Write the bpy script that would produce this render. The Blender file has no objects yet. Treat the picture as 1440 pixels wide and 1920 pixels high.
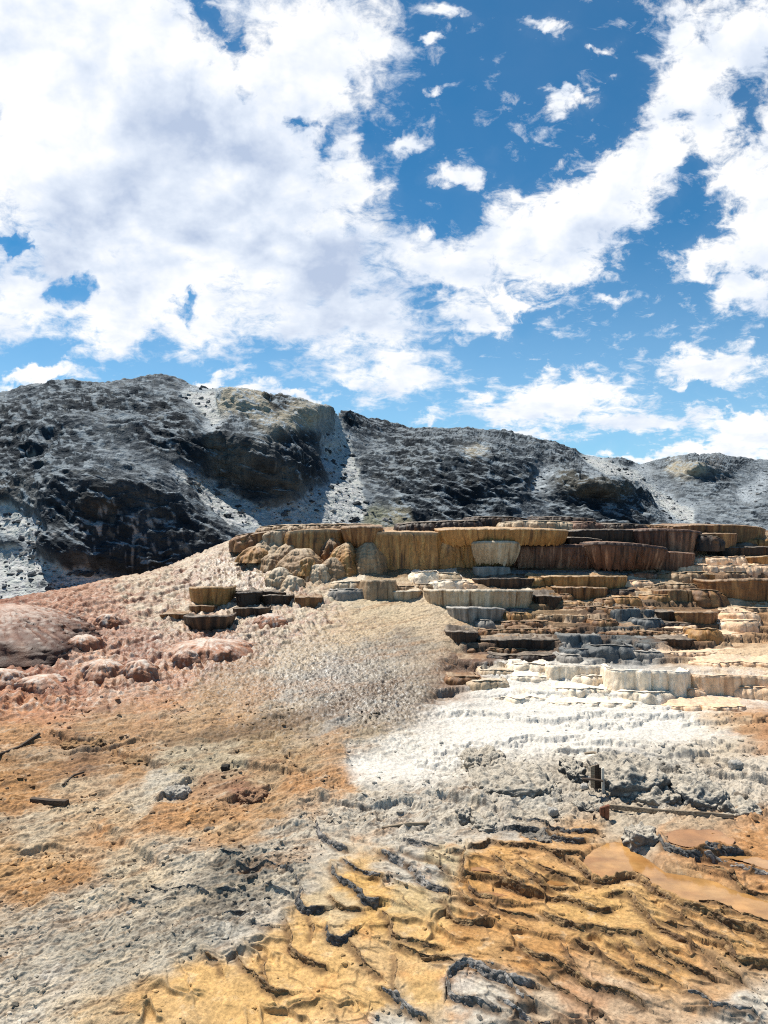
import bpy, math, random
import numpy as np
from mathutils import Vector, Matrix
F32 = np.float32
S = bpy.context.scene
COL = S.collection
FOC, CX, CY, ZC = 1450.0, 720.0, 960.0, 6.0     # lens constant, centre and eye height used to lay out the place
R = math.radians
rng = np.random.default_rng(7)
random.seed(7)

# ---------------------------------------------------------------- noise
_perm = rng.permutation(256).astype(np.int32)
PERM = np.concatenate([_perm, _perm, _perm])
_g = rng.normal(size=(256, 3)); _g /= np.linalg.norm(_g, axis=1)[:, None]
G3 = _g.astype(F32)
_a = rng.uniform(0, 2*math.pi, 256)
G2 = np.stack([np.cos(_a), np.sin(_a)], 1).astype(F32)

def _fade(t): return t*t*t*(t*(t*6-15)+10)

def pn2(x, y):
    x = np.asarray(x, F32); y = np.asarray(y, F32)
    xf = np.floor(x); yf = np.floor(y)
    xi = xf.astype(np.int32) & 255; yi = yf.astype(np.int32) & 255
    x = x-xf; y = y-yf
    u = _fade(x); v = _fade(y)
    a = PERM[xi]+yi; b = PERM[xi+1]+yi
    def gr(h, dx, dy):
        g = G2[PERM[h]]
        return g[..., 0]*dx+g[..., 1]*dy
    n0 = gr(a, x, y); n1 = gr(b, x-1, y)
    n2 = gr(a+1, x, y-1); n3 = gr(b+1, x-1, y-1)
    n0 = n0+u*(n1-n0); n2 = n2+u*(n3-n2)
    return (n0+v*(n2-n0))*1.45

def pn3(x, y, z):
    x = np.asarray(x, F32); y = np.asarray(y, F32); z = np.asarray(z, F32)
    x, y, z = np.broadcast_arrays(x, y, z)
    xf = np.floor(x); yf = np.floor(y); zf = np.floor(z)
    xi = xf.astype(np.int32) & 255; yi = yf.astype(np.int32) & 255; zi = zf.astype(np.int32) & 255
    x = x-xf; y = y-yf; z = z-zf
    u = _fade(x); v = _fade(y); w = _fade(z)
    def gr(h, dx, dy, dz):
        g = G3[PERM[h]]
        return g[..., 0]*dx+g[..., 1]*dy+g[..., 2]*dz
    A = PERM[xi]+yi; B = PERM[xi+1]+yi
    AA = PERM[A]+zi; AB = PERM[A+1]+zi; BA = PERM[B]+zi; BB = PERM[B+1]+zi
    a = gr(AA, x, y, z); b = gr(BA, x-1, y, z); a = a+u*(b-a)
    c = gr(AB, x, y-1, z); d = gr(BB, x-1, y-1, z); c = c+u*(d-c)
    a = a+v*(c-a)
    e = gr(AA+1, x, y, z-1); f = gr(BA+1, x-1, y, z-1); e = e+u*(f-e)
    g = gr(AB+1, x, y-1, z-1); h = gr(BB+1, x-1, y-1, z-1); g = g+u*(h-g)
    e = e+v*(g-e)
    return (a+w*(e-a))*1.45

def fbm2(x, y, o=4, lac=2.03, g=.5, mode=0):
    s = 0; a = 1; t = 0
    for i in range(o):
        n = pn2(x+i*17.3, y-i*9.1)
        if mode == 1: n = 1-2*np.abs(n)          # ridged
        elif mode == 2: n = 2*np.abs(n)-.6       # billows
        s = s+a*n; t += a; a *= g; x = x*lac; y = y*lac
    return s/t

def fbm3(x, y, z, o=4, lac=2.03, g=.5, mode=0):
    s = 0; a = 1; t = 0
    for i in range(o):
        n = pn3(x+i*17.3, y-i*9.1, z+i*5.7)
        if mode == 1: n = 1-2*np.abs(n)
        elif mode == 2: n = 2*np.abs(n)-.6
        s = s+a*n; t += a; a *= g; x = x*lac; y = y*lac; z = z*lac
    return s/t

def sstep(a, b, x):
    t = np.clip((x-a)/(b-a), 0, 1)
    return t*t*(3-2*t)

# ---------------------------------------------------------------- colour
def lin(c):
    c = np.asarray(c, float)/255.0
    return np.where(c <= .04045, c/12.92, ((c+.055)/1.055)**2.4)

def rgba(c, k=1.0):
    v = lin(c)*k
    return (float(v[0]), float(v[1]), float(v[2]), 1.0)

# ---------------------------------------------------------------- thin-plate spline
class TPS:
    def __init__(s, P, V, lam=1e-3, scale=1.0):
        P = np.asarray(P, float)/scale; V = np.asarray(V, float); n = len(P)
        s.P = P; s.sc = scale
        K = s.U(((P[:, None]-P[None])**2).sum(-1))
        A = np.zeros((n+3, n+3)); A[:n, :n] = K+lam*np.eye(n)
        A[:n, n] = 1; A[:n, n+1:] = P; A[n, :n] = 1; A[n+1:, :n] = P.T
        b = np.zeros(n+3); b[:n] = V
        s.w = np.linalg.solve(A, b)
    @staticmethod
    def U(r2): return .5*r2*np.log(np.maximum(r2, 1e-12))
    def __call__(s, x, y):
        x = np.asarray(x, float)/s.sc; y = np.asarray(y, float)/s.sc
        sh = np.broadcast(x, y).shape
        x = np.broadcast_to(x, sh).ravel(); y = np.broadcast_to(y, sh).ravel()
        out = np.empty(x.size)
        n = len(s.P)
        for i in range(0, x.size, 60000):
            a = x[i:i+60000]; b = y[i:i+60000]
            r2 = (a[:, None]-s.P[None, :, 0])**2+(b[:, None]-s.P[None, :, 1])**2
            out[i:i+60000] = s.U(r2)@s.w[:n]+s.w[n]+a*s.w[n+1]+b*s.w[n+2]
        return out.reshape(sh)

def bilin(grid, gx, gy, x, y):
    """sample a regular grid (axes gx, gy ascending, uniform) at x, y"""
    fx = np.clip((x-gx[0])/(gx[1]-gx[0]), 0, len(gx)-1.001); fy = np.clip((y-gy[0])/(gy[1]-gy[0]), 0, len(gy)-1.001)
    ix = fx.astype(np.int32); iy = fy.astype(np.int32); fx = fx-ix; fy = fy-iy
    if grid.ndim == 3: fx = fx[..., None]; fy = fy[..., None]
    a = grid[iy, ix]*(1-fx)+grid[iy, ix+1]*fx
    b = grid[iy+1, ix]*(1-fx)+grid[iy+1, ix+1]*fx
    return a*(1-fy)+b*fy

def poly_sd(px, py, poly):
    """signed distance to a polygon, positive inside"""
    P = np.asarray(poly, float); n = len(P)
    d2 = np.full(px.shape, 1e18); ins = np.zeros(px.shape, bool)
    for i in range(n):
        a = P[i]; b = P[(i+1) % n]; e = b-a
        t = np.clip(((px-a[0])*e[0]+(py-a[1])*e[1])/max(e@e, 1e-9), 0, 1)
        d2 = np.minimum(d2, (px-a[0]-t*e[0])**2+(py-a[1]-t*e[1])**2)
        c = ((a[1] > py) != (b[1] > py))
        if abs(e[1]) > 1e-9:
            ins ^= c & (px < e[0]*(py-a[1])/e[1]+a[0])
    d = np.sqrt(d2)
    return np.where(ins, d, -d)

# ---------------------------------------------------------------- meshes
def mesh_obj(name, V, Fq, mat, cols=None, parent=None, smooth=True, wet=None, grain=None, tris=None, link=True):
    me = bpy.data.meshes.new(name)
    V = np.ascontiguousarray(V, F32)
    nq = 0 if Fq is None else len(Fq); nt = 0 if tris is None else len(tris)
    me.vertices.add(len(V)); me.vertices.foreach_set('co', V.ravel())
    loops = []
    if nq: loops.append(np.asarray(Fq, np.int32).ravel())
    if nt: loops.append(np.asarray(tris, np.int32).ravel())
    loops = np.concatenate(loops)
    me.loops.add(len(loops)); me.loops.foreach_set('vertex_index', loops)
    tot = np.concatenate([np.full(nq, 4, np.int32), np.full(nt, 3, np.int32)])
    st = np.concatenate([[0], np.cumsum(tot)[:-1]]).astype(np.int32)
    me.polygons.add(nq+nt); me.polygons.foreach_set('loop_start', st)
    try: me.polygons.foreach_set('loop_total', tot)
    except Exception: pass
    me.polygons.foreach_set('use_smooth', np.full(nq+nt, smooth, bool))
    me.update(calc_edges=True)
    if cols is not None:
        c = np.ones((len(V), 4), F32); c[:, :3] = cols
        at = me.attributes.new('Col', 'FLOAT_COLOR', 'POINT'); at.data.foreach_set('color', c.ravel())
    if wet is not None:
        at = me.attributes.new('wet', 'FLOAT', 'POINT'); at.data.foreach_set('value', np.asarray(wet, F32).ravel())
    if grain is not None:
        at = me.attributes.new('grain', 'FLOAT', 'POINT'); at.data.foreach_set('value', np.asarray(grain, F32).ravel())
    me.materials.append(mat)
    o = bpy.data.objects.new(name, me)
    if link: COL.objects.link(o)
    if parent: o.parent = parent
    return o

def grid_faces(ny, nx):
    i = np.arange(ny-1)[:, None]*nx+np.arange(nx-1)[None]
    return np.stack([i, i+1, i+nx+1, i+nx], -1).reshape(-1, 4)

def tag(o, label=None, cat=None, group=None, kind=None):
    if label: o['label'] = label
    if cat: o['category'] = cat
    if group: o['group'] = group
    if kind: o['kind'] = kind
    return o

def empty(name, loc=(0, 0, 0)):
    o = bpy.data.objects.new(name, None); COL.objects.link(o); o.location = loc
    o.empty_display_size = .2
    return o

# ---------------------------------------------------------------- materials
def nodes_of(m):
    m.use_nodes = True
    nt = m.node_tree; nt.nodes.clear()
    return nt, (lambda t, **k: _mk(nt, t, k)), nt.links.new
def _mk(nt, t, k):
    n = nt.nodes.new(t)
    for a, b in k.items(): setattr(n, a, b)
    return n

def mineral(name, var=.35, scale=30, bump=.4, bscale=60, dist=.02, rough=.85, fine=140, fdist=.006, wetrough=.25, spec=.3, tint=None, stretch=(1, 1, 1), speck=0.0, grain=False):
    """rock / sinter: painted stain colour x grain, two-octave bump; 'wet' lowers the roughness"""
    m = bpy.data.materials.new(name); nt, N, L = nodes_of(m)
    out = N('ShaderNodeOutputMaterial'); b = N('ShaderNodeBsdfPrincipled'); L(b.outputs[0], out.inputs[0])
    co = N('ShaderNodeNewGeometry')
    mp = N('ShaderNodeMapping'); mp.inputs['Scale'].default_value = stretch; L(co.outputs['Position'], mp.inputs[0])
    n1 = N('ShaderNodeTexNoise'); n1.inputs['Scale'].default_value = scale; n1.inputs['Detail'].default_value = 6; n1.inputs['Roughness'].default_value = .65
    L(mp.outputs[0], n1.inputs['Vector'])
    mr = N('ShaderNodeMapRange'); mr.inputs[1].default_value = .3; mr.inputs[2].default_value = .7
    mr.inputs[3].default_value = 1-var; mr.inputs[4].default_value = 1+var*.7; L(n1.outputs[0], mr.inputs[0])
    a = N('ShaderNodeAttribute'); a.attribute_name = 'Col'
    mul = N('ShaderNodeVectorMath', operation='SCALE'); L(a.outputs['Color'], mul.inputs[0]); L(mr.outputs[0], mul.inputs['Scale'])
    src = mul.outputs[0]
    if speck:
        ns = N('ShaderNodeTexNoise'); ns.inputs['Scale'].default_value = fine*.45; ns.inputs['Detail'].default_value = 3
        L(mp.outputs[0], ns.inputs['Vector'])
        ms = N('ShaderNodeMapRange'); ms.inputs[1].default_value = .30; ms.inputs[2].default_value = .42
        ms.inputs[3].default_value = 1-speck; ms.inputs[4].default_value = 1; L(ns.outputs[0], ms.inputs[0])
        m2 = N('ShaderNodeVectorMath', operation='SCALE'); L(src, m2.inputs[0]); L(ms.outputs[0], m2.inputs['Scale']); src = m2.outputs[0]
    L(src, b.inputs['Base Color'])
    w = N('ShaderNodeAttribute'); w.attribute_name = 'wet'
    rr = N('ShaderNodeMapRange'); rr.inputs[3].default_value = rough; rr.inputs[4].default_value = wetrough; L(w.outputs['Fac'], rr.inputs[0])
    L(rr.outputs[0], b.inputs['Roughness'])
    sp = N('ShaderNodeMapRange'); sp.inputs[3].default_value = spec; sp.inputs[4].default_value = .6; L(w.outputs['Fac'], sp.inputs[0])
    L(sp.outputs[0], b.inputs['Specular IOR Level'])
    n2 = N('ShaderNodeTexNoise'); n2.inputs['Scale'].default_value = bscale; n2.inputs['Detail'].default_value = 5; n2.inputs['Roughness'].default_value = .6
    L(mp.outputs[0], n2.inputs['Vector'])
    b1 = N('ShaderNodeBump'); b1.inputs['Strength'].default_value = bump; b1.inputs['Distance'].default_value = dist; L(n2.outputs[0], b1.inputs['Height'])
    n3 = N('ShaderNodeTexNoise'); n3.inputs['Scale'].default_value = fine; n3.inputs['Detail'].default_value = 3
    L(mp.outputs[0], n3.inputs['Vector'])
    b2 = N('ShaderNodeBump'); b2.inputs['Strength'].default_value = bump; b2.inputs['Distance'].default_value = fdist
    L(n3.outputs[0], b2.inputs['Height']); L(b1.outputs[0], b2.inputs['Normal']); L(b2.outputs[0], b.inputs['Normal'])
    if grain:
        ga = N('ShaderNodeAttribute'); ga.attribute_name = 'grain'
        for bb in (b1, b2):
            gm = N('ShaderNodeMath', operation='MULTIPLY'); L(ga.outputs['Fac'], gm.inputs[0]); gm.inputs[1].default_value = bump; L(gm.outputs[0], bb.inputs['Strength'])
    return m

def wood(name, c1, c2, sc=(4, 60, 60)):
    m = bpy.data.materials.new(name); nt, N, L = nodes_of(m)
    out = N('ShaderNodeOutputMaterial'); b = N('ShaderNodeBsdfPrincipled'); L(b.outputs[0], out.inputs[0])
    t = N('ShaderNodeTexCoord'); mp = N('ShaderNodeMapping'); mp.inputs['Scale'].default_value = sc; L(t.outputs['Object'], mp.inputs[0])
    n = N('ShaderNodeTexNoise'); n.inputs['Scale'].default_value = 1; n.inputs['Detail'].default_value = 6; L(mp.outputs[0], n.inputs['Vector'])
    cr = N('ShaderNodeValToRGB'); cr.color_ramp.elements[0].position = .35; cr.color_ramp.elements[1].position = .7
    cr.color_ramp.elements[0].color = rgba(c1); cr.color_ramp.elements[1].color = rgba(c2); L(n.outputs[0], cr.inputs[0]); L(cr.outputs[0], b.inputs['Base Color'])
    b.inputs['Roughness'].default_value = .85
    bp = N('ShaderNodeBump'); bp.inputs['Strength'].default_value = .6; bp.inputs['Distance'].default_value = .01; L(n.outputs[0], bp.inputs['Height']); L(bp.outputs[0], b.inputs['Normal'])
    return m

# ---------------------------------------------------------------- base ground: control rows (photo row -> metres away)
CTRL = {
 -500: [(2300,6.6),(1920,8.4),(1700,10.3),(1500,13.0),(1400,15.0),(1300,17.8),(1240,20.3),(1210,22.5)],
 -250: [(2300,6.6),(1920,8.4),(1700,10.3),(1500,13.0),(1400,15.0),(1300,18.0),(1240,20.6),(1195,23.5)],
 0:    [(2300,6.7),(1920,8.5),(1800,9.4),(1700,10.4),(1600,11.6),(1500,13.2),(1400,15.3),(1340,16.9),(1260,19.4),(1200,21.8),(1150,24.6),(1127,26.4)],
 220:  [(2300,6.7),(1920,8.5),(1800,9.4),(1700,10.4),(1600,11.7),(1500,13.4),(1400,15.6),(1340,17.2),(1260,19.9),(1200,22.4),(1150,25.2),(1105,28.2),(1084,30.0)],
 440:  [(2300,6.8),(1920,8.6),(1800,9.5),(1700,10.5),(1600,11.7),(1500,13.4),(1400,15.8),(1340,17.5),(1260,20.4),(1200,23.1),(1150,25.9),(1100,28.9),(1050,31.8),(1014,34.2)],
 720:  [(2300,6.8),(1920,8.6),(1800,9.55),(1700,10.5),(1600,11.7),(1500,13.4),(1400,15.9),(1300,19.2),(1240,21.8),(1160,25.6),(1110,28.2),(1085,29.6),(1040,32.2),(1000,34.4)],
 1080: [(2300,6.8),(1920,8.6),(1800,9.5),(1700,10.45),(1600,11.65),(1500,13.4),(1400,15.9),(1300,19.2),(1240,21.8),(1160,25.6),(1110,28.2),(1085,29.6),(1040,32.2),(1000,34.4)],
 1440: [(2300,6.8),(1920,8.5),(1800,9.4),(1700,10.35),(1600,11.6),(1500,13.3),(1400,15.8),(1300,19.2),(1240,21.9),(1160,25.8),(1110,28.2),(1060,31.0),(1000,34.6)],
 1850: [(2300,6.8),(1920,8.5),(1700,10.35),(1500,13.3),(1300,19.2),(1160,25.8),(1060,31.0),(1000,34.8)],
}
BACK = {-500: [(29,-5.6),(38,-7.4),(50,-8.2)], -250: [(30,-5.4),(38,-7.2),(50,-8.2)], 0: [(31,-4.2),(37,-6.2),(46,-7.6)], 220: [(34,-3.6),(40,-5.6),(48,-7.6)],
        440: [(37,-1.5),(42,-3.6),(50,-7.0)], 720: [(37,-.85),(42,-1.0),(49,-3.4),(56,-7)], 1080: [(37,-.85),(42,-1.0),(49,-3.4),(56,-7)],
        1440: [(37,-.95),(42,-1.1),(49,-3.4),(56,-7)], 1850: [(37,-1.0),(43,-1.2),(50,-3.5),(56,-7)]}
_P, _Z = [], []
for px, rows in CTRL.items():
    for py, d in rows:
        _P.append(((px-CX)/FOC*d, d)); _Z.append(ZC-(py-CY)/FOC*d)
    for d, z in BACK[px]:
        _P.append(((px-CX)/FOC*d, d)); _Z.append(ZC+z)
def _lvl(pts, z):
    for px, py in pts:
        d = -z/((py-CY)/FOC); _P.append(((px-CX)/FOC*d, d)); _Z.append(ZC+z)
POOL_Z = [-5.22, -4.97, None, None, None, -5.06]
_lvl([(1095,1606),(1105,1595),(1172,1575),(1245,1625),(1320,1636),(1405,1674),(1450,1692),(1450,1732),(1370,1706),(1310,1694),(1224,1661),(1150,1634),(1108,1638),(1200,1610),(1260,1655),(1380,1690)], -5.22)
_lvl([(1245,1565),(1262,1554),(1310,1549),(1352,1555),(1382,1575),(1340,1584),(1310,1592),(1260,1590)], -4.97)
_lvl([(1335,1605),(1357,1594),(1410,1602),(1450,1611),(1450,1636),(1390,1620)], -5.06)
_tps = TPS(_P, _Z, lam=2e-3, scale=10.0)
GX = np.linspace(-52, 52, 417); GY = np.linspace(4.5, 58, 429)
_GB = _tps(GX[None, :]+0*GY[:, None], GY[:, None]+0*GX[None, :])
_far = sstep(50, 57, GY)[:, None]
_GB = _GB*(1-_far)+(ZC-8.2)*_far
_GB = np.maximum(_GB, ZC-8.6)

def base_z(X, Y):
    z = bilin(_GB, GX, GY, X, Y)
    return np.where(Y > 57, ZC-8.2, z)

def ground_d(px, py):
    """distance at which the sight line through a photo point meets the base ground"""
    d = np.arange(6.0, 56, .02)
    z = base_z((px-CX)/FOC*d, d); ray = ZC-(py-CY)/FOC*d
    k = np.nonzero(z >= ray)[0]
    return float(d[k[0]]) if len(k) else 45.0

def ground_pt(px, py, up=0.0):
    d = ground_d(px, py)
    return np.array([(px-CX)/FOC*d, d, ZC-(py-CY)/FOC*d+up])
# ---------------------------------------------------------------- traced rimstone dams (photo points, stand along the pool edges)
def _z(pts, ox, oy, k=.5): return [(ox+x*k, oy+y*k) for x, y in pts]
B8 = (720, 1480); B7 = (0, 1440)
DAMS = [  # points, step height, width, tone (0 golden brown, 1 grey, 2 dark slate)
 (_z([(690,262),(725,282),(752,312),(782,340),(812,350),(862,338),(905,322),(945,328),(982,352),(1000,376),(1060,402),(1110,436),(1170,452),(1230,472),(1300,502),(1370,522),(1445,562)],*B8), .17,.10,0),
 (_z([(845,396),(890,392),(930,402),(948,440),(990,476),(1020,511),(1080,541),(1130,566),(1190,601),(1248,641),(1288,690),(1332,716)],*B8), .12,.09,0),
 (_z([(1060,441),(1110,471),(1150,501),(1200,531),(1270,571),(1308,611),(1326,638),(1395,657),(1445,661)],*B8), .13,.09,0),
 (_z([(1178,433),(1250,436),(1300,456),(1370,486),(1445,502)],*B8), .05,.04,0),
 (_z([(1030,180),(1052,214),(1120,236),(1180,236),(1230,216),(1290,236),(1352,241)],*B8), .15,.11,2),
 (_z([(1195,244),(1270,266),(1340,281),(1400,301),(1445,322)],*B8), .12,.09,1),
 (_z([(478,112),(540,120),(600,141),(660,151),(720,166),(802,161)],*B8), .09,.07,2),
 (_z([(448,150),(520,148),(580,160),(640,181),(700,191),(752,196)],*B8), .12,.09,2),
 (_z([(330,222),(370,212),(392,190),(430,204),(500,211),(560,216),(620,231),(680,251),(722,246)],*B8), .10,.08,0),
 (_z([(262,246),(302,244),(290,280),(298,322),(350,326),(430,336),(470,361),(530,376),(565,386)],*B8), .13,.09,0),
 (_z([(418,256),(450,281),(452,320),(480,346),(542,377)],*B8), .07,.06,0),
 (_z([(498,292),(540,321),(580,351),(600,371),(660,376),(712,366)],*B8), .09,.07,0),
 (_z([(578,291),(620,311),(660,326),(722,337)],*B8), .06,.05,0),
 (_z([(312,342),(330,391),(370,411),(420,421),(472,431)],*B8), .10,.07,0),
 (_z([(228,421),(250,461),(280,486),(330,496),(372,501)],*B8), .11,.08,0),
 (_z([(285,372),(305,410),(340,440),(385,470)],*B8), .06,.05,0),
 (_z([(398,441),(450,456),(500,471),(562,482)],*B8), .06,.05,0),
 (_z([(568,391),(620,401),(660,411),(720,431),(780,456),(820,461),(852,451)],*B8), .08,.06,0),
 (_z([(598,470),(660,506),(720,521),(780,526),(850,541),(910,546),(960,561),(1010,591),(1060,631),(1130,666),(1190,686),(1242,702)],*B8), .12,.09,0),
 (_z([(508,591),(560,626),(620,651),(680,681),(720,696),(760,731),(830,756),(900,776),(972,822)],*B8), .11,.08,0),
 (_z([(690,590),(700,640),(720,671),(742,702)],*B8), .05,.04,0),
 (_z([(718,581),(780,611),(830,641),(880,666),(940,701),(992,717)],*B8), .07,.06,0),
 (_z([(888,581),(930,621),(940,661),(990,686),(1060,701),(1112,737)],*B8), .09,.07,0),
 (_z([(230,740),(236,700),(262,672),(300,655),(350,666),(400,701),(470,721),(562,732)],*B8), .12,.09,1),
 (_z([(388,671),(440,691),(480,741),(530,781),(562,802)],*B8), .09,.08,1),
 (_z([(558,681),(620,721),(680,771),(740,811),(802,832)],*B8), .07,.06,0),
 (_z([(-10,462),(20,501),(30,551),(80,576),(150,581),(202,592)],*B8), .09,.07,0),
 (_z([(58,591),(120,611),(180,631),(262,652)],*B8), .06,.05,0),
 (_z([(45,620),(50,681),(40,741),(60,782)],*B8), .05,.04,0),
 (_z([(-5,760),(60,791),(100,831),(162,862)],*B8), .08,.07,1),
 (_z([(-10,236),(60,261),(100,291),(130,331),(180,371),(242,387)],*B8), .13,.11,1),
 (_z([(76,192),(140,211),(202,232)],*B8), .10,.09,1),
 (_z([(238,722),(250,771),(300,801),(360,811),(422,832)],*B8), .08,.08,1),
 (_z([(438,800),(500,831),(560,851),(622,872)],*B8), .07,.07,1),
 (_z([(1138,771),(1190,791),(1240,821),(1300,841),(1372,852)],*B8), .06,.06,1),
 (_z([(1198,281),(1250,301),(1300,331),(1350,371),(1400,391),(1445,402)],*B8), .05,.05,0),
 (_z([(1038,502),(1100,516),(1162,522)],*B8), .05,.05,0),
 (_z([(1180,225),(1220,240),(1260,236),(1300,246)],*B8), .06,.06,2),
 (_z([(950,560),(985,600),(1040,640),(1090,668)],*B8), .05,.05,0),
 (_z([(1188,200),(1200,261),(1250,291),(1302,312)],*B7), .12,.10,1),
 (_z([(1243,371),(1260,411),(1310,441),(1350,471),(1370,501),(1422,512)],*B7), .13,.10,2),
 (_z([(1288,351),(1340,391),(1432,412)],*B7), .08,.07,1),
 (_z([(1078,391),(1110,421),(1128,461),(1120,511),(1150,541),(1212,532)],*B7), .11,.09,2),
 (_z([(1238,481),(1260,521),(1310,531),(1352,521)],*B7), .07,.06,0),
 (_z([(1226,600),(1238,641),(1290,652),(1322,622)],*B7), .11,.08,2),
 (_z([(1068,581),(1090,631),(1088,681),(1150,721),(1212,752)],*B7), .11,.08,0),
 (_z([(888,691),(920,751),(970,791),(1000,831),(1030,851),(1082,852)],*B7), .08,.06,0),
 (_z([(1000,700),(990,761),(1002,812)],*B7), .05,.04,0),
 (_z([(768,701),(810,721),(830,762)],*B7), .06,.05,0),
 (_z([(1170,560),(1178,600),(1172,640)],*B7), .06,.05,0),
 (_z([(1310,650),(1345,700),(1370,752),(1420,790)],*B7), .07,.06,0),
 (_z([(828,351),(870,361),(912,351)],*B7), .06,.05,2),
 (_z([(888,386),(950,386),(1000,376),(1072,391)],*B7), .08,.06,2),
 (_z([(988,446),(1040,466),(1082,476)],*B7), .07,.06,1),
 (_z([(568,456),(640,466),(700,461),(782,481)],*B7), .06,.05,2),
 (_z([(666,402),(722,406)],*B7), .06,.05,2),
 (_z([(818,467),(870,461),(922,471)],*B7), .05,.05,2),
 (_z([(845,556),(922,541)],*B7), .06,.05,2),
 (_z([(478,511),(532,521)],*B7), .05,.04,2),
 (_z([(940,590),(975,604),(1015,598)],*B7), .06,.06,2),
]
# standing pools: outline in photo points, colour, label
POOLS = [
 (_z([(742,268),(758,235),(830,192),(905,190),(985,232),(1050,290),(1120,296),(1200,312),(1290,352),(1370,388),(1460,424),(1460,505),(1380,485),(1300,452),(1250,432),(1180,428),(1120,424),(1065,388),(1008,362),(985,336),(940,314),(905,310),(862,326),(815,338),(788,326),(765,300)],*B8), (216,164,100)),
 (_z([(1046,170),(1085,148),(1180,138),(1265,150),(1325,190),(1300,222),(1235,208),(1180,226),(1120,226),(1066,206)],*B8), (198,142,84)),
 (_z([(318,318),(325,292),(380,296),(432,312),(440,328),(380,320)],*B8), (200,146,84)),
 (_z([(342,372),(400,372),(450,388),(472,404),(420,410),(375,400)],*B8), (190,134,76)),
 (_z([(600,345),(620,325),(680,340),(706,356),(660,366),(612,362)],*B8), (204,150,92)),
 (_z([(1230,250),(1275,228),(1380,244),(1460,262),(1460,312),(1400,292),(1340,270)],*B8), (204,156,102)),
]
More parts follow.
